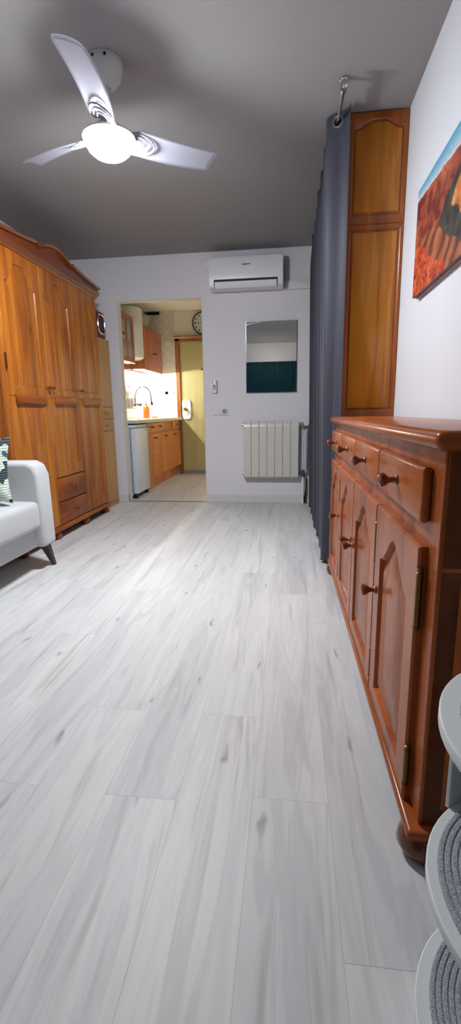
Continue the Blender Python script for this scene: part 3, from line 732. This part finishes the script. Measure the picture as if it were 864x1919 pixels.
b = B(); cyl(b, (RX1+.05, 4.93, 0), (RX1+.05, 4.93, .30), .009, 12); obj('return_pipe', b, M['whitep'], u)
b = B(); tube(b, [(.178, 4.955, .27), (.176, 4.95, .16), (.170, 4.945, .10), (.162, 4.945, .055), (.17, 4.945, .012)], [.006, .008, .012, .016, .01], 8)
o = obj('cable_plug', b, M['dark'], loc=(.17, 4.95, 0)); props(o, 'short black cable hanging to the floor beside the radiator pipe', 'cable')

# remote, switch, socket
u = thing('remote_control', 'white fan remote in a wall cradle between doorway and mirror', 'remote control', (-.779, YB, 1.153))
b = B(); rbox(b, -.806, -.752, YB-.012, YB, 1.15, 1.19, .003, 2); box(b, -.755, -.750, YB-.02, YB, 1.15, 1.28); obj('wall_mount', b, M['grey'], u)
b = B(); rbox(b, -.804, -.756, YB-.022, YB-.006, 1.154, 1.284, .004, 2); hb = obj('handset', b, M['whitep'], u)
b = B()
tube(b, [(-.780+.013*cos(a*PI/10), YB-.0222, 1.221+.013*sin(a*PI/10)) for a in range(20)], .003, 6, closed=True)
lathe(b, [(.0055, 0), (.005, .002), (0, .002)], (-.780, YB-.0215, 1.221), (0, -1, 0), 14)
for (x0, x1, z0, z1) in ((-.798, -.791, 1.262, 1.276), (-.768, -.761, 1.262, 1.276), (-.798, -.791, 1.244, 1.252), (-.783, -.776, 1.243, 1.250), (-.768, -.761, 1.244, 1.254), (-.800, -.760, 1.193, 1.199)):
    rbox(b, x0, x1, YB-.0238, YB-.0215, z0, z1, .0008, 1)
obj('buttons', b, M['ink'], hb)
u = plate('blank_switch_plate', 'plain white square cover plate left of the socket', 'cover plate', -.800, -.728, YB, .930, 1.006, .012)
u = plate('wall_socket', 'white power socket under the remote, right of the plain plate', 'socket', -.716, -.640, YB, .930, 1.006, .018)
b = B(); lathe(b, [(.026, 0), (.026, .003), (.022, .0035), (.021, -.004), (0, -.004)], (-.678, YB-.0185, .968), (0, -1, 0), 28); obj('recess', b, M['recess'], u)
b = B(); 
for dx in (-.008, .008): cyl(b, (-.678+dx, YB-.0165, .968), (-.678+dx, YB-.0135, .968), .0035, 10)
obj('contacts', b, M['slot'], u)

# ------------------------------------------------------------------ ceiling fan
FX, FY = -.838, 2.388
u = thing('ceiling_fan', 'white three-blade ceiling fan with a glowing dome light', 'ceiling fan', (FX, FY, 2.5))
b = B(); lathe(b, [(0, 0), (.078, 0), (.080, -.006), (.078, -.03), (.068, -.065), (.048, -.092), (.024, -.104), (.022, -.098), (0, -.098)], (FX, FY, 2.5), (0, 0, 1), 40); cn = obj('canopy', b, M['fanw'], u)
for a in (1.2, 1.9, 4.3): 
    b = B(); cyl(b, (FX+.074*cos(-a), FY+.074*sin(-a), 2.482), (FX+.083*cos(-a), FY+.083*sin(-a), 2.482), .006, 10)
    obj('screw', b, M['dark'], cn)
b = B(); cyl(b, (FX, FY, 2.26), (FX, FY, 2.41), .0125, 16); obj('downrod', b, M['fanw'], u)
b = B(); lathe(b, [(0, 0), (.022, 0), (.026, -.02), (.045, -.03), (.062, -.042), (.070, -.056), (.072, -.074), (.118, -.080), (.119, -.088), (.110, -.090), (0, -.090)], (FX, FY, 2.285), (0, 0, 1), 40); obj('motor_housing', b, M['fanw'], u)
b = B(); lathe(b, [(.112, 0), (.111, -.010), (.106, -.026), (.094, -.046), (.072, -.064), (.041, -.077), (0, -.082)], (FX, FY, 2.195), (0, 0, 1), 48); obj('light_diffuser', b, M['lamp'], u, label='glowing frosted dome')
for ang in (-82.5, 40.5, 158):
    A = math.radians(ang); er = Vector((cos(A), sin(A), 0)); et = Vector((-sin(A), cos(A), 0))
    P = []
    nr, nc = 22, 9
    for i in range(nr+1):
        t = i/nr; r = .100+.447*t
        wl = .060+.010*sin(min(1, t*1.5)*PI/2)-.006*t
        wr = .058+.012*sin(min(1, t*1.4)*PI/2)-.010*t
        if t > .95: wl -= .010*((t-.95)/.05)**3; wr -= .010*((t-.95)/.05)**3
        if t < .08: wl -= .018*(1-t/.08); wr -= .018*(1-t/.08)
        pit = math.radians(24-8*t); sw = .012*sin(t*PI)-.012*t*t
        row = []
        for j in range(nc):
            s = -1+2*j/(nc-1); c = (wl if s < 0 else wr)*s
            h = -.018*(1-s*s)*.5
            q = Vector((FX, FY, 2.214+.012*t))+er*r+et*(c*cos(pit)+sw)+Vector((0, 0, -c*sin(pit)-h))
            row.append(q)
        P.append(row)
    b = B(); sheet(b, P); bl = obj('blade', b, M['blade'], u, solid=.005)
    b = B()
    for k, (ra, rb) in enumerate(((.085, .056), (.062, .040), (.038, .024))):
        pts = []
        for q in range(13):
            th = -PI/2+PI*q/12; rr = .125+ra*cos(th)*1.2; c = rb*sin(th); pit = math.radians(22)
            pts.append(Vector((FX, FY, 2.208))+er*rr+et*(c*cos(pit)+.006)+Vector((0, 0, -c*sin(pit)+.004)))
        tube(b, pts, .004, 6)
    obj('ridges', b, M['ridge'], bl)

# ------------------------------------------------------------------ wardrobe
WX, WY0, WY1 = -1.785, 2.852, 4.44
u = thing('wardrobe', 'three-door honey pine wardrobe with arched panels and a scrolled cornice', 'wardrobe', (-2.05, 3.65, 0))
obj('carcass', bx(XL+.01, WX-.022, WY0, WY1, .10, 2.03), M['pine'], u, bevel=.003)
ty = lambda x: (lambda a, b_, c: (x+c, a, b_))
def arch(z0, z1, p=.12):
    def f(t):
        s = 1-abs(2*t-1); s = max(0, (s-p)/(1-p)); s = min(1, s*1.35); return z0+(z1-z0)*(s*s*(3-2*s))
    return f
def ogee(z0, z1):
    def f(t):
        s = 1-abs(2*t-1); s = max(0, min(1, (s-.07)/.86))
        return z0+(z1-z0)*(.75*s*s*(3-2*s)+.25*s**1.6+.06*sin(s*2*PI)*(1-s))
    return f
for k, (y0, y1, zb) in enumerate(((2.908, 3.427, .105), (3.431, 3.932, .478), (3.936, 4.436, .105))):
    b = B()
    panel(b, ty(WX), y0, y1, 1.085, 2.018, y0+.075, y1-.075, 1.145, arch(1.80, 1.925), .022, .010, .005, .028)
    panel(b, ty(WX), y0, y1, zb, 1.085, y0+.075, y1-.075, zb+.09, lambda t: 1.03, .022, .010, .006, .035)
    dd = obj('door', b, M['pine'], u)
    b = B(); prism(b, [(0, 1.035), (.012, 1.037), (.016, 1.05), (.016, 1.09), (.008, 1.098), (0, 1.10)], lambda c, z: (WX+c, y0+.065, z), lambda c, z: (WX+c, y1-.065, z)); obj('moulding', b, M['pine_y'], dd, bevel=.002)
    obj('knob', knob_bm((WX, (y1-.022, y0+.03, y0+.03)[k], 1.158), (1, 0, 0), .85), M['knobw'], dd)
    if k == 0:
        for z in (1.30, .5, 1.85):
            hy = y0-.004 if k == 0 else y1+.002
            b = B(); cyl(b, (WX+.004, hy, z-.05), (WX+.004, hy, z+.05), .007, 10); obj('hinge', b, M['brass'], dd)
for z0, z1 in ((.288, .470), (.105, .280)):
    b = B(); rbox(b, WX-.022, WX, 3.431, 3.932, z0, z1, .005, 2)
    dd = obj('drawer', b, M['pine_y'], u)
    obj('knob', knob_bm((WX, 3.70, (z0+z1)/2), (1, 0, 0), .85), M['knobw'], dd)
b = B(); box(b, WX-.02, WX, WY0, 2.905, .105, 2.02); obj('stile', b, M['pine'], u, bevel=.003)
b = B(); box(b, XL+.01, WX+.012, WY0-.012, WY1+.014, .062, .10); obj('plinth', b, M['pine_y'], u, bevel=.008, seg=3)
for x in (-1.815, -2.27):
    for y in (2.92, 3.40, 3.93, 4.40):
        b = B(); lathe(b, [(.022, 0), (.036, .010), (.040, .028), (.034, .048), (.026, .056), (.034, .062), (.034, .066)], (x, y, 0), (0, 0, 1), 18); obj('foot', b, M['pine_y'], u)
# cornice: crown moulding + scrolled pediment + capping
def ped(y):
    s = abs(y-3.645)/(WY1+.02-3.645)
    if s < .29: return 2.128+.058*cos(s/.29*PI/2)
    t = (s-.29)/.71
    return 2.148-.066*(t**.8)+.010*t**3-.030*max(0, 1-t/.07)
ys = [WY0-.02+(WY1+.04-WY0)*i/160 for i in range(161)]
b = B(); prism(b, [(y, ped(y)) for y in ys][::-1]+[(ys[0], 2.03), (ys[-1], 2.03)], lambda y, z: (WX-.02, y, z-.012), lambda y, z: (WX+.025, y, z-.012)); obj('pediment', b, M['pine_shaded'], u, bevel=.002)
b = B(); P0 = []
rows = [(-.02, .0), (.045, .0), (.055, .012), (.050, .020), (.0, .026), (-.02, .026)]
V = [[b.verts.new((WX+dx, y, ped(y)-.022+dz)) for dx, dz in rows] for y in ys]
for A, Bv in zip(V, V[1:]):
    for j in range(len(rows)): b.faces.new((A[j], A[(j+1) % len(rows)], Bv[(j+1) % len(rows)], Bv[j]))
b.faces.new(V[0][::-1]); b.faces.new(V[-1]); obj('pediment_cap', b, M['pine_shaded'], u)
b = B(); prism(b, [(0, 1.995), (.012, 1.998), (.020, 2.012), (.040, 2.022), (.045, 2.032), (.045, 2.044), (.02, 2.05), (0, 2.05)], lambda c, z: (WX-.005+c, WY0-.02, z), lambda c, z: (WX-.005+c, WY1+.018, z)); obj('crown_moulding', b, M['pine_shaded'], u)

# ------------------------------------------------------------------ pale cupboard + maroon appliance
CX = -1.845
u = thing('tall_cupboard', 'pale beech tall cupboard between the wardrobe and the kitchen doorway', 'cupboard', (-2.05, 4.68, 0))
b = B(); box(b, XL+.02, CX-.018, 4.475, 4.875, .055, 1.69); obj('carcass', b, M['beech'], u, bevel=.002)
obj('kick', bx(XL+.02, CX-.01, 4.48, 4.87, 0, .055), M['beech'], u)
for z0, z1 in ((1.032, 1.69), (.06, .79)):
    b = B(); rbox(b, CX-.018, CX, 4.477, 4.873, z0, z1, .002, 1); obj('door', b, M['beech'], u)
for z0, z1 in ((.915, 1.027), (.796, .909)):
    b = B(); rbox(b, CX-.018, CX, 4.477, 4.873, z0, z1, .002, 1); dd = obj('drawer', b, M['beech'], u)
    obj('knob', knob_bm((CX, 4.655, (z0+z1)/2), (1, 0, 0), .9), M['beech'], dd)
u = thing('microwave', 'dark red countertop oven with a chrome-edged window, on the pale cupboard', 'appliance', (-2.02, 4.68, 1.69))
b = B(); rbox(b, -2.25, -1.862, 4.50, 4.84, 1.70, 1.945, .012, 3); obj('casing', b, M['maroon'], u)
b = B(); pts = []
for k in range(40):
    a = 2*PI*k/40; ca, sa = cos(a), sin(a)
    pts.append((4.735+.085*math.copysign(abs(ca)**.6, ca), 1.825+.088*math.copysign(abs(sa)**.6, sa)))
prism(b, pts, lambda y, z: (-1.866, y, z), lambda y, z: (-1.856, y, z)); wn = obj('window', b, M['maroon_glass'], u)
b = B(); tube(b, [(-1.856, y, z) for y, z in pts], .008, 8, closed=True); obj('window_rim', b, M['chrome'], wn)
b = B(); cyl(b, (-1.862, 4.56, 1.83), (-1.85, 4.56, 1.83), .014, 14); obj('dial', b, M['chrome'], u)
for x in (-2.2, -1.9):
    for y in (4.54, 4.80):
        b = B(); cyl(b, (x, y, 1.69), (x, y, 1.702), .012, 10); obj('foot', b, M['dark'], u)

# ------------------------------------------------------------------ sofa
u = thing('sofa', 'light grey upholstered sofa on dark tapered legs in front of the wardrobe', 'sofa', (-1.9, 1.9, 0))
SF = -1.50
def soft(x0, x1, y0, y1, z0, z1, bev, seg=4, puff=0, ax=2):
    b = B(); rbox(b, x0, x1, y0, y1, z0, z1, bev, seg)
    return b
obj('base', soft(-2.28, SF-.06, .98, 2.78, .15, .30, .015), M['sofa'], u)
for y0, y1 in ((2.655, 2.805), (.95, 1.10)):
    b = B(); prism(b, [(SF, .152), (SF-.005, .60), (SF-.03, .665), (SF-.075, .685), (-2.28, .685), (-2.28, .152)], lambda x, z: (x, y0, z), lambda x, z: (x, y1, z))
    obj('arm', b, M['sofa'], u, bevel=.025, seg=4)
n = 18; P = []
b = B()
def seatz(y, x): 
    v = (y-1.10)/(2.652-1.10); w_ = (x+2.12)/(SF+2.12); e = lambda q: 1-(abs(2*q-1))**8
    return .450+.028*e(v)*max(0, 1-((w_-.45)/.62)**4)
rbox(b, -2.12, SF-.0, 1.102, 2.652, .275, .455, .04, 4); 
cs = obj('seat_cushion', b, M['sofa'], u)
m_ = cs.modifiers.new('s', 'SUBSURF'); m_.levels = m_.render_levels = 1
obj('backrest', soft(-2.29, -2.08, 1.10, 2.655, .30, .84, .05), M['sofa'], u)
for x, y, dx, dy in ((-1.555, 2.745, .028, .045), (-2.2, 2.745, -.02, .045), (-1.555, 1.0, .028, -.045), (-2.2, 1.0, -.02, -.045)):
    b = B(); t = .026; q = .012
    A = [b.verts.new((x+a*t, y+c*t, .155)) for a, c in ((-1, -1), (1, -1), (1, 1), (-1, 1))]; Q = [b.verts.new((x+dx+a*q, y+dy+c*q, 0)) for a, c in ((-1, -1), (1, -1), (1, 1), (-1, 1))]
    b.faces.new(A[::-1]); b.faces.new(Q)
    for i in range(4): b.faces.new((A[i], A[(i+1) % 4], Q[(i+1) % 4], Q[i]))
    obj('leg', b, M['leg'], u, bevel=.004)

# cushion leaning on the arm
b = B(); n = 20; F = [[], []]
c0 = Vector((-1.80, 2.50, .655)); ux = Vector((.97, .10, 0)).normalized(); uz = Vector((-.10, .26, .95)).normalized(); un = ux.cross(uz).normalized()
for i in range(n+1):
    ra, rb = [], []
    for j in range(n+1):
        s, t = -1+2*i/n, -1+2*j/n
        pin = 1-.10*(1-s*s)*0-.0
        hx = .215*(1-.11*(1-t*t)); hz = .192*(1-.11*(1-s*s))
        th = .062*((1-s**4)*(1-t**4))**.55
        p = c0+ux*(s*hx)+uz*(t*hz)
        ra.append(p+un*th); rb.append(p-un*th)
    F[0].append(ra); F[1].append(rb)
sheet(b, F[0]); sheet(b, F[1]); bmesh.ops.remove_doubles(b, verts=b.verts[:], dist=.0005)
o = obj('throw_pillow', b, M['pillow'], loc=(-1.83, 2.50, .47)); props(o, 'navy and white leaf-print cushion leaning on the sofa arm', 'cushion')

# ------------------------------------------------------------------ closet and curtain on the right
CY = 2.93
u = thing('built_in_closet', 'tall amber wooden closet side panel behind the sideboard, beside the curtain', 'closet', (.45, 3.9, 0))
obj('carcass', bx(.305, XR-.001, CY+.02, 4.97, 0, 2.494), M['closet_frame'], u)
my = lambda a, b_, c: (a, CY-c, b_)
def closet_top(t):
    s = 1-abs(2*t-1); s = max(0, min(1, (s-.08)/.7)); return 2.428+.036*(s*s*(3-2*s))
b = B()
panel(b, my, .300, XR-.001, 1.957, 2.496, .318, .590, 2.0, closet_top, .02, .008, .004, .006)
panel(b, my, .300, XR-.001, 0, 1.957, .318, .590, .955, lambda t: 1.935, .02, .008, .004, .006)
sp = obj('side_panel', b, [M['closet_frame'], M['closet']], u)
for f in sp.data.polygons:
    c = f.center
    if .325 < c.x+.45 < .583 and f.normal.y < -.9 and len(f.vertices) > 8: f.material_index = 1

RXc, RZ = .236, 2.452
r = thing('curtain_rod', 'dark steel curtain rod under the ceiling with a chrome end bracket', 'curtain rod', (RXc, 2.66, RZ))
b = B(); cyl(b, (RXc, 2.62, RZ), (RXc, 4.96, RZ), .009, 14); obj('rod', b, M['steel'], r)
b = B(); lathe(b, [(.016, 0), (.020, -.004), (.020, -.010), (.011, -.016), (.011, -.044)], (RXc, 2.655, 2.5), (0, 0, 1), 18); lathe(b, [(.015, -.012), (.015, .012)], (RXc, 2.655, RZ), (0, 1, 0), 18); obj('bracket', b, M['chrome'], r)
b = B(); lathe(b, [(.010, 0), (.016, .004), (.019, .014), (.014, .026), (0, .03)], (RXc, 2.625, RZ), (0, -1, 0), 18); obj('finial', b, M['chrome'], r)
cu = thing('curtain', 'slate grey eyelet curtain hanging in front of the closet', 'curtain', (.24, 3.8, 0))
LAM = .285
def cpos(y, z):
    v = z/2.49; am = .030+.022*v+.004*sin(7*y); xc = .252-.016*v
    ph = 2*PI*(y-2.838)/LAM; g = 1-max(0, min(1, (z-2.25)/.18))
    w = am*cos(ph+.25*(1-v)*sin(y*3.1))+g*(.017*cos(3*ph+.9+.6*v)+.004*sin(5*ph+2*y+1.5*v))
    return Vector((min(xc+w, .294), y+.012*sin(ph*2)*(1-.4*v), z))
b = B(); P = []; NY = 420
zs = [2.492-.004*k for k in range(20)]+[2.38, 2.3, 2.2, 1.9, 1.6, 1.3, 1.0, .7, .4, .2, .035, .018]
for z in zs: P.append([cpos(2.838+(4.80-2.838)*i/NY, z+(.005*sin(i*.6) if z < .04 else 0)) for i in range(NY+1)])
sheet(b, P)
EY = [2.838+LAM*(.25+.5*k) for k in range(14) if 2.838+LAM*(.25+.5*k) < 4.78]
cen = [cpos(y, RZ) for y in EY]
bmesh.ops.delete(b, geom=[f for f in b.faces if f.calc_center_median().z > 2.40 and min((f.calc_center_median()-c).length for c in cen) < .0235], context='FACES')
cl = obj('drape', b, M['curtain'], cu, solid=.003)
for y, p in zip(EY, cen):
    t = (cpos(y+.02, RZ)-cpos(y-.02, RZ)).normalized()
    b = B(); tube(b, [p+t*(.026*cos(a*PI/16))+Vector((0, 0, .026*sin(a*PI/16))) for a in range(32)], .0052, 8, closed=True)
    obj('eyelet', b, M['steel'], cu)

# ------------------------------------------------------------------ sideboard (local frame: x towards wall, y along, front near corner at origin)
SA = .0109
u = thing('sideboard', 'glossy red-brown pine sideboard with four drawers over four arched doors', 'sideboard', (.2823, .895, 0), SA)
SL = 1.915; SD = .295            # length, depth
TOP0, TOP1 = .890, .925
def so(name, bm, mat, par=None, **k): return obj(name, bm, mat, par or u, local=True, **k)
b = B(); rbox(b, -.032, SD+.004, -.045, SL-.002, TOP0, TOP1, .0155, 4); so('top', b, M['side_y'])
so('carcass', bx(0, SD, .0, SL-.02, .085, TOP0), M['side'], bevel=.005)
# end frame with two sunk panels
b = B(); me_ = lambda a, b_, c: (a, -c, b_)
panel(b, me_, .004, SD-.002, .66, TOP0-.001, .044, SD-.04, .70, lambda t: TOP0-.04, .012, .008, .004, .02)
panel(b, me_, .004, SD-.002, .085, .66, .044, SD-.04, .125, lambda t: .635, .012, .008, .004, .02)
so('end_panel', b, M['side_dark'])
mxn = lambda a, b_, c: (-.018-c, a, b_)
ed = [.062, .512, .985, 1.448, 1.890]
for k in range(4):
    y0, y1 = ed[k]+.004, ed[k+1]-.004
    b = B(); rbox(b, -.020, .0, y0, y1, .736, .850, .007, 3)
    dr = so('drawer', b, M['side_y'])
    obj('knob', knob_bm((-.020, (y0+y1)/2-.01, .795), (-1, 0, 0), 1.0), M['knobw'], dr, local=True)
    b = B()
    panel(b, mxn, y0, y1, .083, .688, y0+.072, y1-.072, .135, ogee(.548, .636), .018, .014, .009, .022, .005)
    dd = so('door', b, M['side'])
    ky = y1-.040 if k < 2 else y0+.040
    obj('knob', knob_bm((-.018, ky, .438), (-1, 0, 0), 1.0), M['knobw'], dd, local=True)
    for z0, z1 in ((.515, .63), (.135, .215)):
        hy = y0-.003 if k < 2 else y1+.003
        b = B(); cyl(b, (-.014, hy, z0), (-.014, hy, z1), .0065, 12); lathe(b, [(.0065, 0), (.0085, .003), (.0055, .006), (.0065, .012), (0, .016)], (-.014, hy, z1), (0, 0, 1), 12); lathe(b, [(.0065, 0), (.0085, .003), (.0055, .006), (0, .012)], (-.014, hy, z0), (0, 0, -1), 12)
        obj('hinge', b, M['brass'], dd, local=True)
b = B(); box(b, -.026, SD, -.022, SL-.008, .058, .083); so('base_moulding', b, M['side_y'], bevel=.009, seg=3)
for x in (.018, SD-.06):
    for y in (.02, SL-.06):
        b = B(); lathe(b, [(.030, 0), (.046, .008), (.054, .024), (.050, .044), (.040, .056), (.040, .059)], (x, y, 0), (0, 0, 1), 28); so('foot', b, M['side_dark'])

# ------------------------------------------------------------------ canvas painting on the right wall
PY0, PY1, PZ0, PZ1 = 1.30, 2.505, 1.478, 1.934
u = thing('canvas_painting', 'red canyon landscape canvas hanging on the right wall', 'painting', (XR, 1.9, PZ0))
def lerp(a, b_, t): return tuple(p+(q-p)*t for p, q in zip(a, b_))
def inside(p, poly):
    x, y = p; c = False; n = len(poly)
    for i in range(n):
        (x1, y1), (x2, y2) = poly[i], poly[i-1]
        if (y1 > y) != (y2 > y) and x < (x2-x1)*(y-y1)/(y2-y1)+x1: c = not c
    return c
HOLLOW = [(.385, .60), (.30, .45), (.335, .36), (.37, .30), (.44, .22), (.505, .13), (.58, .10), (.70, .13), (.80, .30), (.74, .55), (.64, .70), (.54, .73), (.48, .68), (.43, .63)]
BOULDER = [(.432, .48), (.45, .415), (.52, .33), (.60, .30), (.68, .40), (.66, .58), (.58, .65), (.50, .61), (.455, .56)]
SCREE = [(-.02, .47), (.06, .45), (.10, .41), (.17, .32), (.245, .20), (.30, .17), (.38, .10), (.40, -.1), (-.02, -.1)]
def paint(s, t):
    """s: 0 at the far (left) edge, t: 0 bottom .. 1 top"""
    n = mnoise.noise(Vector((s*7, t*4, 1))); n2 = mnoise.noise(Vector((s*20, t*9, 4))); n3 = mnoise.noise(Vector((s*48, t*24, 9)))
    ridge = .90-.16*s+.012*n2+.008*n3
    if t > ridge:
        k = (t-ridge)/max(.02, 1-ridge); return lerp(lerp((226, 196, 186), (178, 200, 212), min(1, k*3)), (86, 152, 186), min(1, k*1.1))
    q = (s+.012*n2+.006*n3, t+.03*n2)
    if inside(q, BOULDER): return lerp(lerp((176, 96, 46), (226, 160, 92), max(0, min(1, .5+1.1*n2))), (150, 70, 40), max(0, n3))
    if inside(q, HOLLOW): return lerp((40, 40, 40), (74, 72, 62), max(0, min(1, .45+n2)))
    if inside(q, SCREE):
        return lerp((160, 56, 34), (214, 96, 56), max(0, min(1, .55+1.2*n2))) if n3 < .28 else (104, 44, 38)
    w = sin((s*1.1-t*.55)*46+3*n)
    if t < .46:   # slanting slabs below the ledge
        c = lerp((112, 58, 40), (178, 104, 72), max(0, min(1, .5+.45*w+.5*n2)))
        return lerp(c, (70, 34, 30), .6) if w < -.86 else c
    c = lerp((104, 40, 34), (176, 86, 58), max(0, min(1, .45+.9*n2+.3*n)))
    c = lerp(c, (196, 122, 84), max(0, min(.6, n*1.5)))
    return lerp(c, (72, 30, 32), .65) if n3 > .30 else c
b = B(); nu, nv = 300, 110; P = [[(XR-.032, PY1-(PY1-PY0)*i/nu, PZ0+(PZ1-PZ0)*j/nv) for j in range(nv+1)] for i in range(nu+1)]
sheet(b, P); face = obj('painted_face', b, M['canvas'], u)
ca = face.data.color_attributes.new('paint', 'FLOAT_COLOR', 'POINT')
for i, v in enumerate(face.data.vertices):
    s = (PY1-(v.co.y+1.9))/(PY1-PY0); t = (v.co.z)/(PZ1-PZ0)
    ca.data[i].color = lin(tuple(max(0, min(255, q)) for q in paint(s, t)))
b = B(); box(b, XR-.0318, XR-.016, PY0, PY1, PZ0, PZ1); obj('canvas_edge', b, M['canvas_edge'], u, smooth=False)
b = B(); box(b, XR-.016, XR, PY0+.015, PY1-.012, PZ0-.006, PZ1-.01); obj('stretcher_frame', b, M['canvas_back'], u, smooth=False)

# ------------------------------------------------------------------ three-tier round stand with braided mats
TX, TY = .392, .53
u = thing('tiered_stand', 'white three-tier round stand in front of the sideboard end', 'stand', (TX, TY, 0))
for z in (.085, .330, .572):
    b = B(); lathe(b, [(0, -.018), (.197, -.018), (.200, -.014), (.200, .0005), (.198, .0025), (0, .0025)], (TX, TY, z), (0, 0, 1), 64); obj('tier', b, M['rack'], u)
for a0, a1, z0, z1 in ((131, 96, .330, .558), (64, 28, .085, .316), (-60, -95, 0, .071), (60, 25, 0, .071), (180, 145, 0, .071)):
    b = B(); A = []
    for i in range(9):
        a = math.radians(a0+(a1-a0)*i/8)
        A.append([b.verts.new((TX+r*cos(a), TY+r*sin(a), z)) for r, z in (((.2005, z0), (.2065, z0), (.2065, z1), (.2005, z1)) if z0 > 0 else ((.182, z0), (.188, z0), (.188, z1), (.182, z1)))])
    for p, q in zip(A, A[1:]):
        for i in range(4): b.faces.new((p[i], p[(i+1) % 4], q[(i+1) % 4], q[i]))
    b.faces.new(A[0][::-1]); b.faces.new(A[-1])
    obj('post', b, M['rack'], u, bevel=.001)
for k, (x, y, z, rr) in enumerate(((.384, .527, .5747, .168), (.391, .532, .3327, .184), (.394, .536, .0877, .180))):
    b = B(); prof = [(0, 0), (rr, 0)]
    nrg = 20; w_ = rr/nrg
    for q in range(nrg):
        r1 = rr-q*w_
        prof += [(r1, .002), (r1-w_*.18, .0042), (r1-w_*.5, .0048), (r1-w_*.82, .0042), (max(r1-w_*.97, 0), .0022)]
    prof.append((0, .0022))
    lathe(b, prof, (x, y, z), (0, 0, 1), 72)
    o = obj('round_placemat', b, M['braid'], loc=(x, y, z))
    props(o, ['grey braided round mat on the top tier of the white stand', 'grey braided round mat on the middle tier of the white stand', 'grey braided round mat on the bottom tier of the white stand'][k], 'placemat', 'braided mats on the tiered stand')

# uplighter in the part of the room behind the camera (only its glow on ceiling and soffit shows, in the mirror)
ld = bpy.data.lights.new('rear_uplight', 'SPOT'); ld.energy = 16; ld.color = (1, .93, .82); ld.shadow_soft_size = .3; ld.spot_size = math.radians(150); ld.spot_blend = .6
lo = bpy.data.objects.new('rear_uplight', ld); COL.objects.link(lo); lo.location = (-.45, -.95, 1.6); lo.rotation_euler = (PI, 0, 0)

# ------------------------------------------------------------------ camera, world, colour management
cam = bpy.data.cameras.new('camera'); co = bpy.data.objects.new('camera', cam); COL.objects.link(co)
yaw, pitch, roll, hgt, fpx = .1264, -.2098, -.0162, .9624, 882.0
fw = Vector((-sin(yaw)*cos(pitch), cos(yaw)*cos(pitch), sin(pitch))); rt = Vector((cos(yaw), sin(yaw), 0)); up = rt.cross(fw)
r2 = rt*cos(roll)+up*sin(roll); u2 = -rt*sin(roll)+up*cos(roll)
co.matrix_world = Matrix(((r2.x, u2.x, -fw.x, 0), (r2.y, u2.y, -fw.y, 0), (r2.z, u2.z, -fw.z, hgt), (0, 0, 0, 1)))
cam.sensor_fit = 'VERTICAL'; cam.sensor_height = 36; cam.lens = 36*fpx/1919; cam.clip_start = .02
S.camera = co
w = bpy.data.worlds.new('world'); S.world = w; w.use_nodes = True
w.node_tree.nodes['Background'].inputs[0].default_value = (.05, .05, .055, 1); w.node_tree.nodes['Background'].inputs[1].default_value = .2
S.view_settings.view_transform = 'Standard'; S.view_settings.look = 'None'; S.view_settings.gamma = 1; S.view_settings.use_curve_mapping = False
S.view_settings.exposure = 0.0
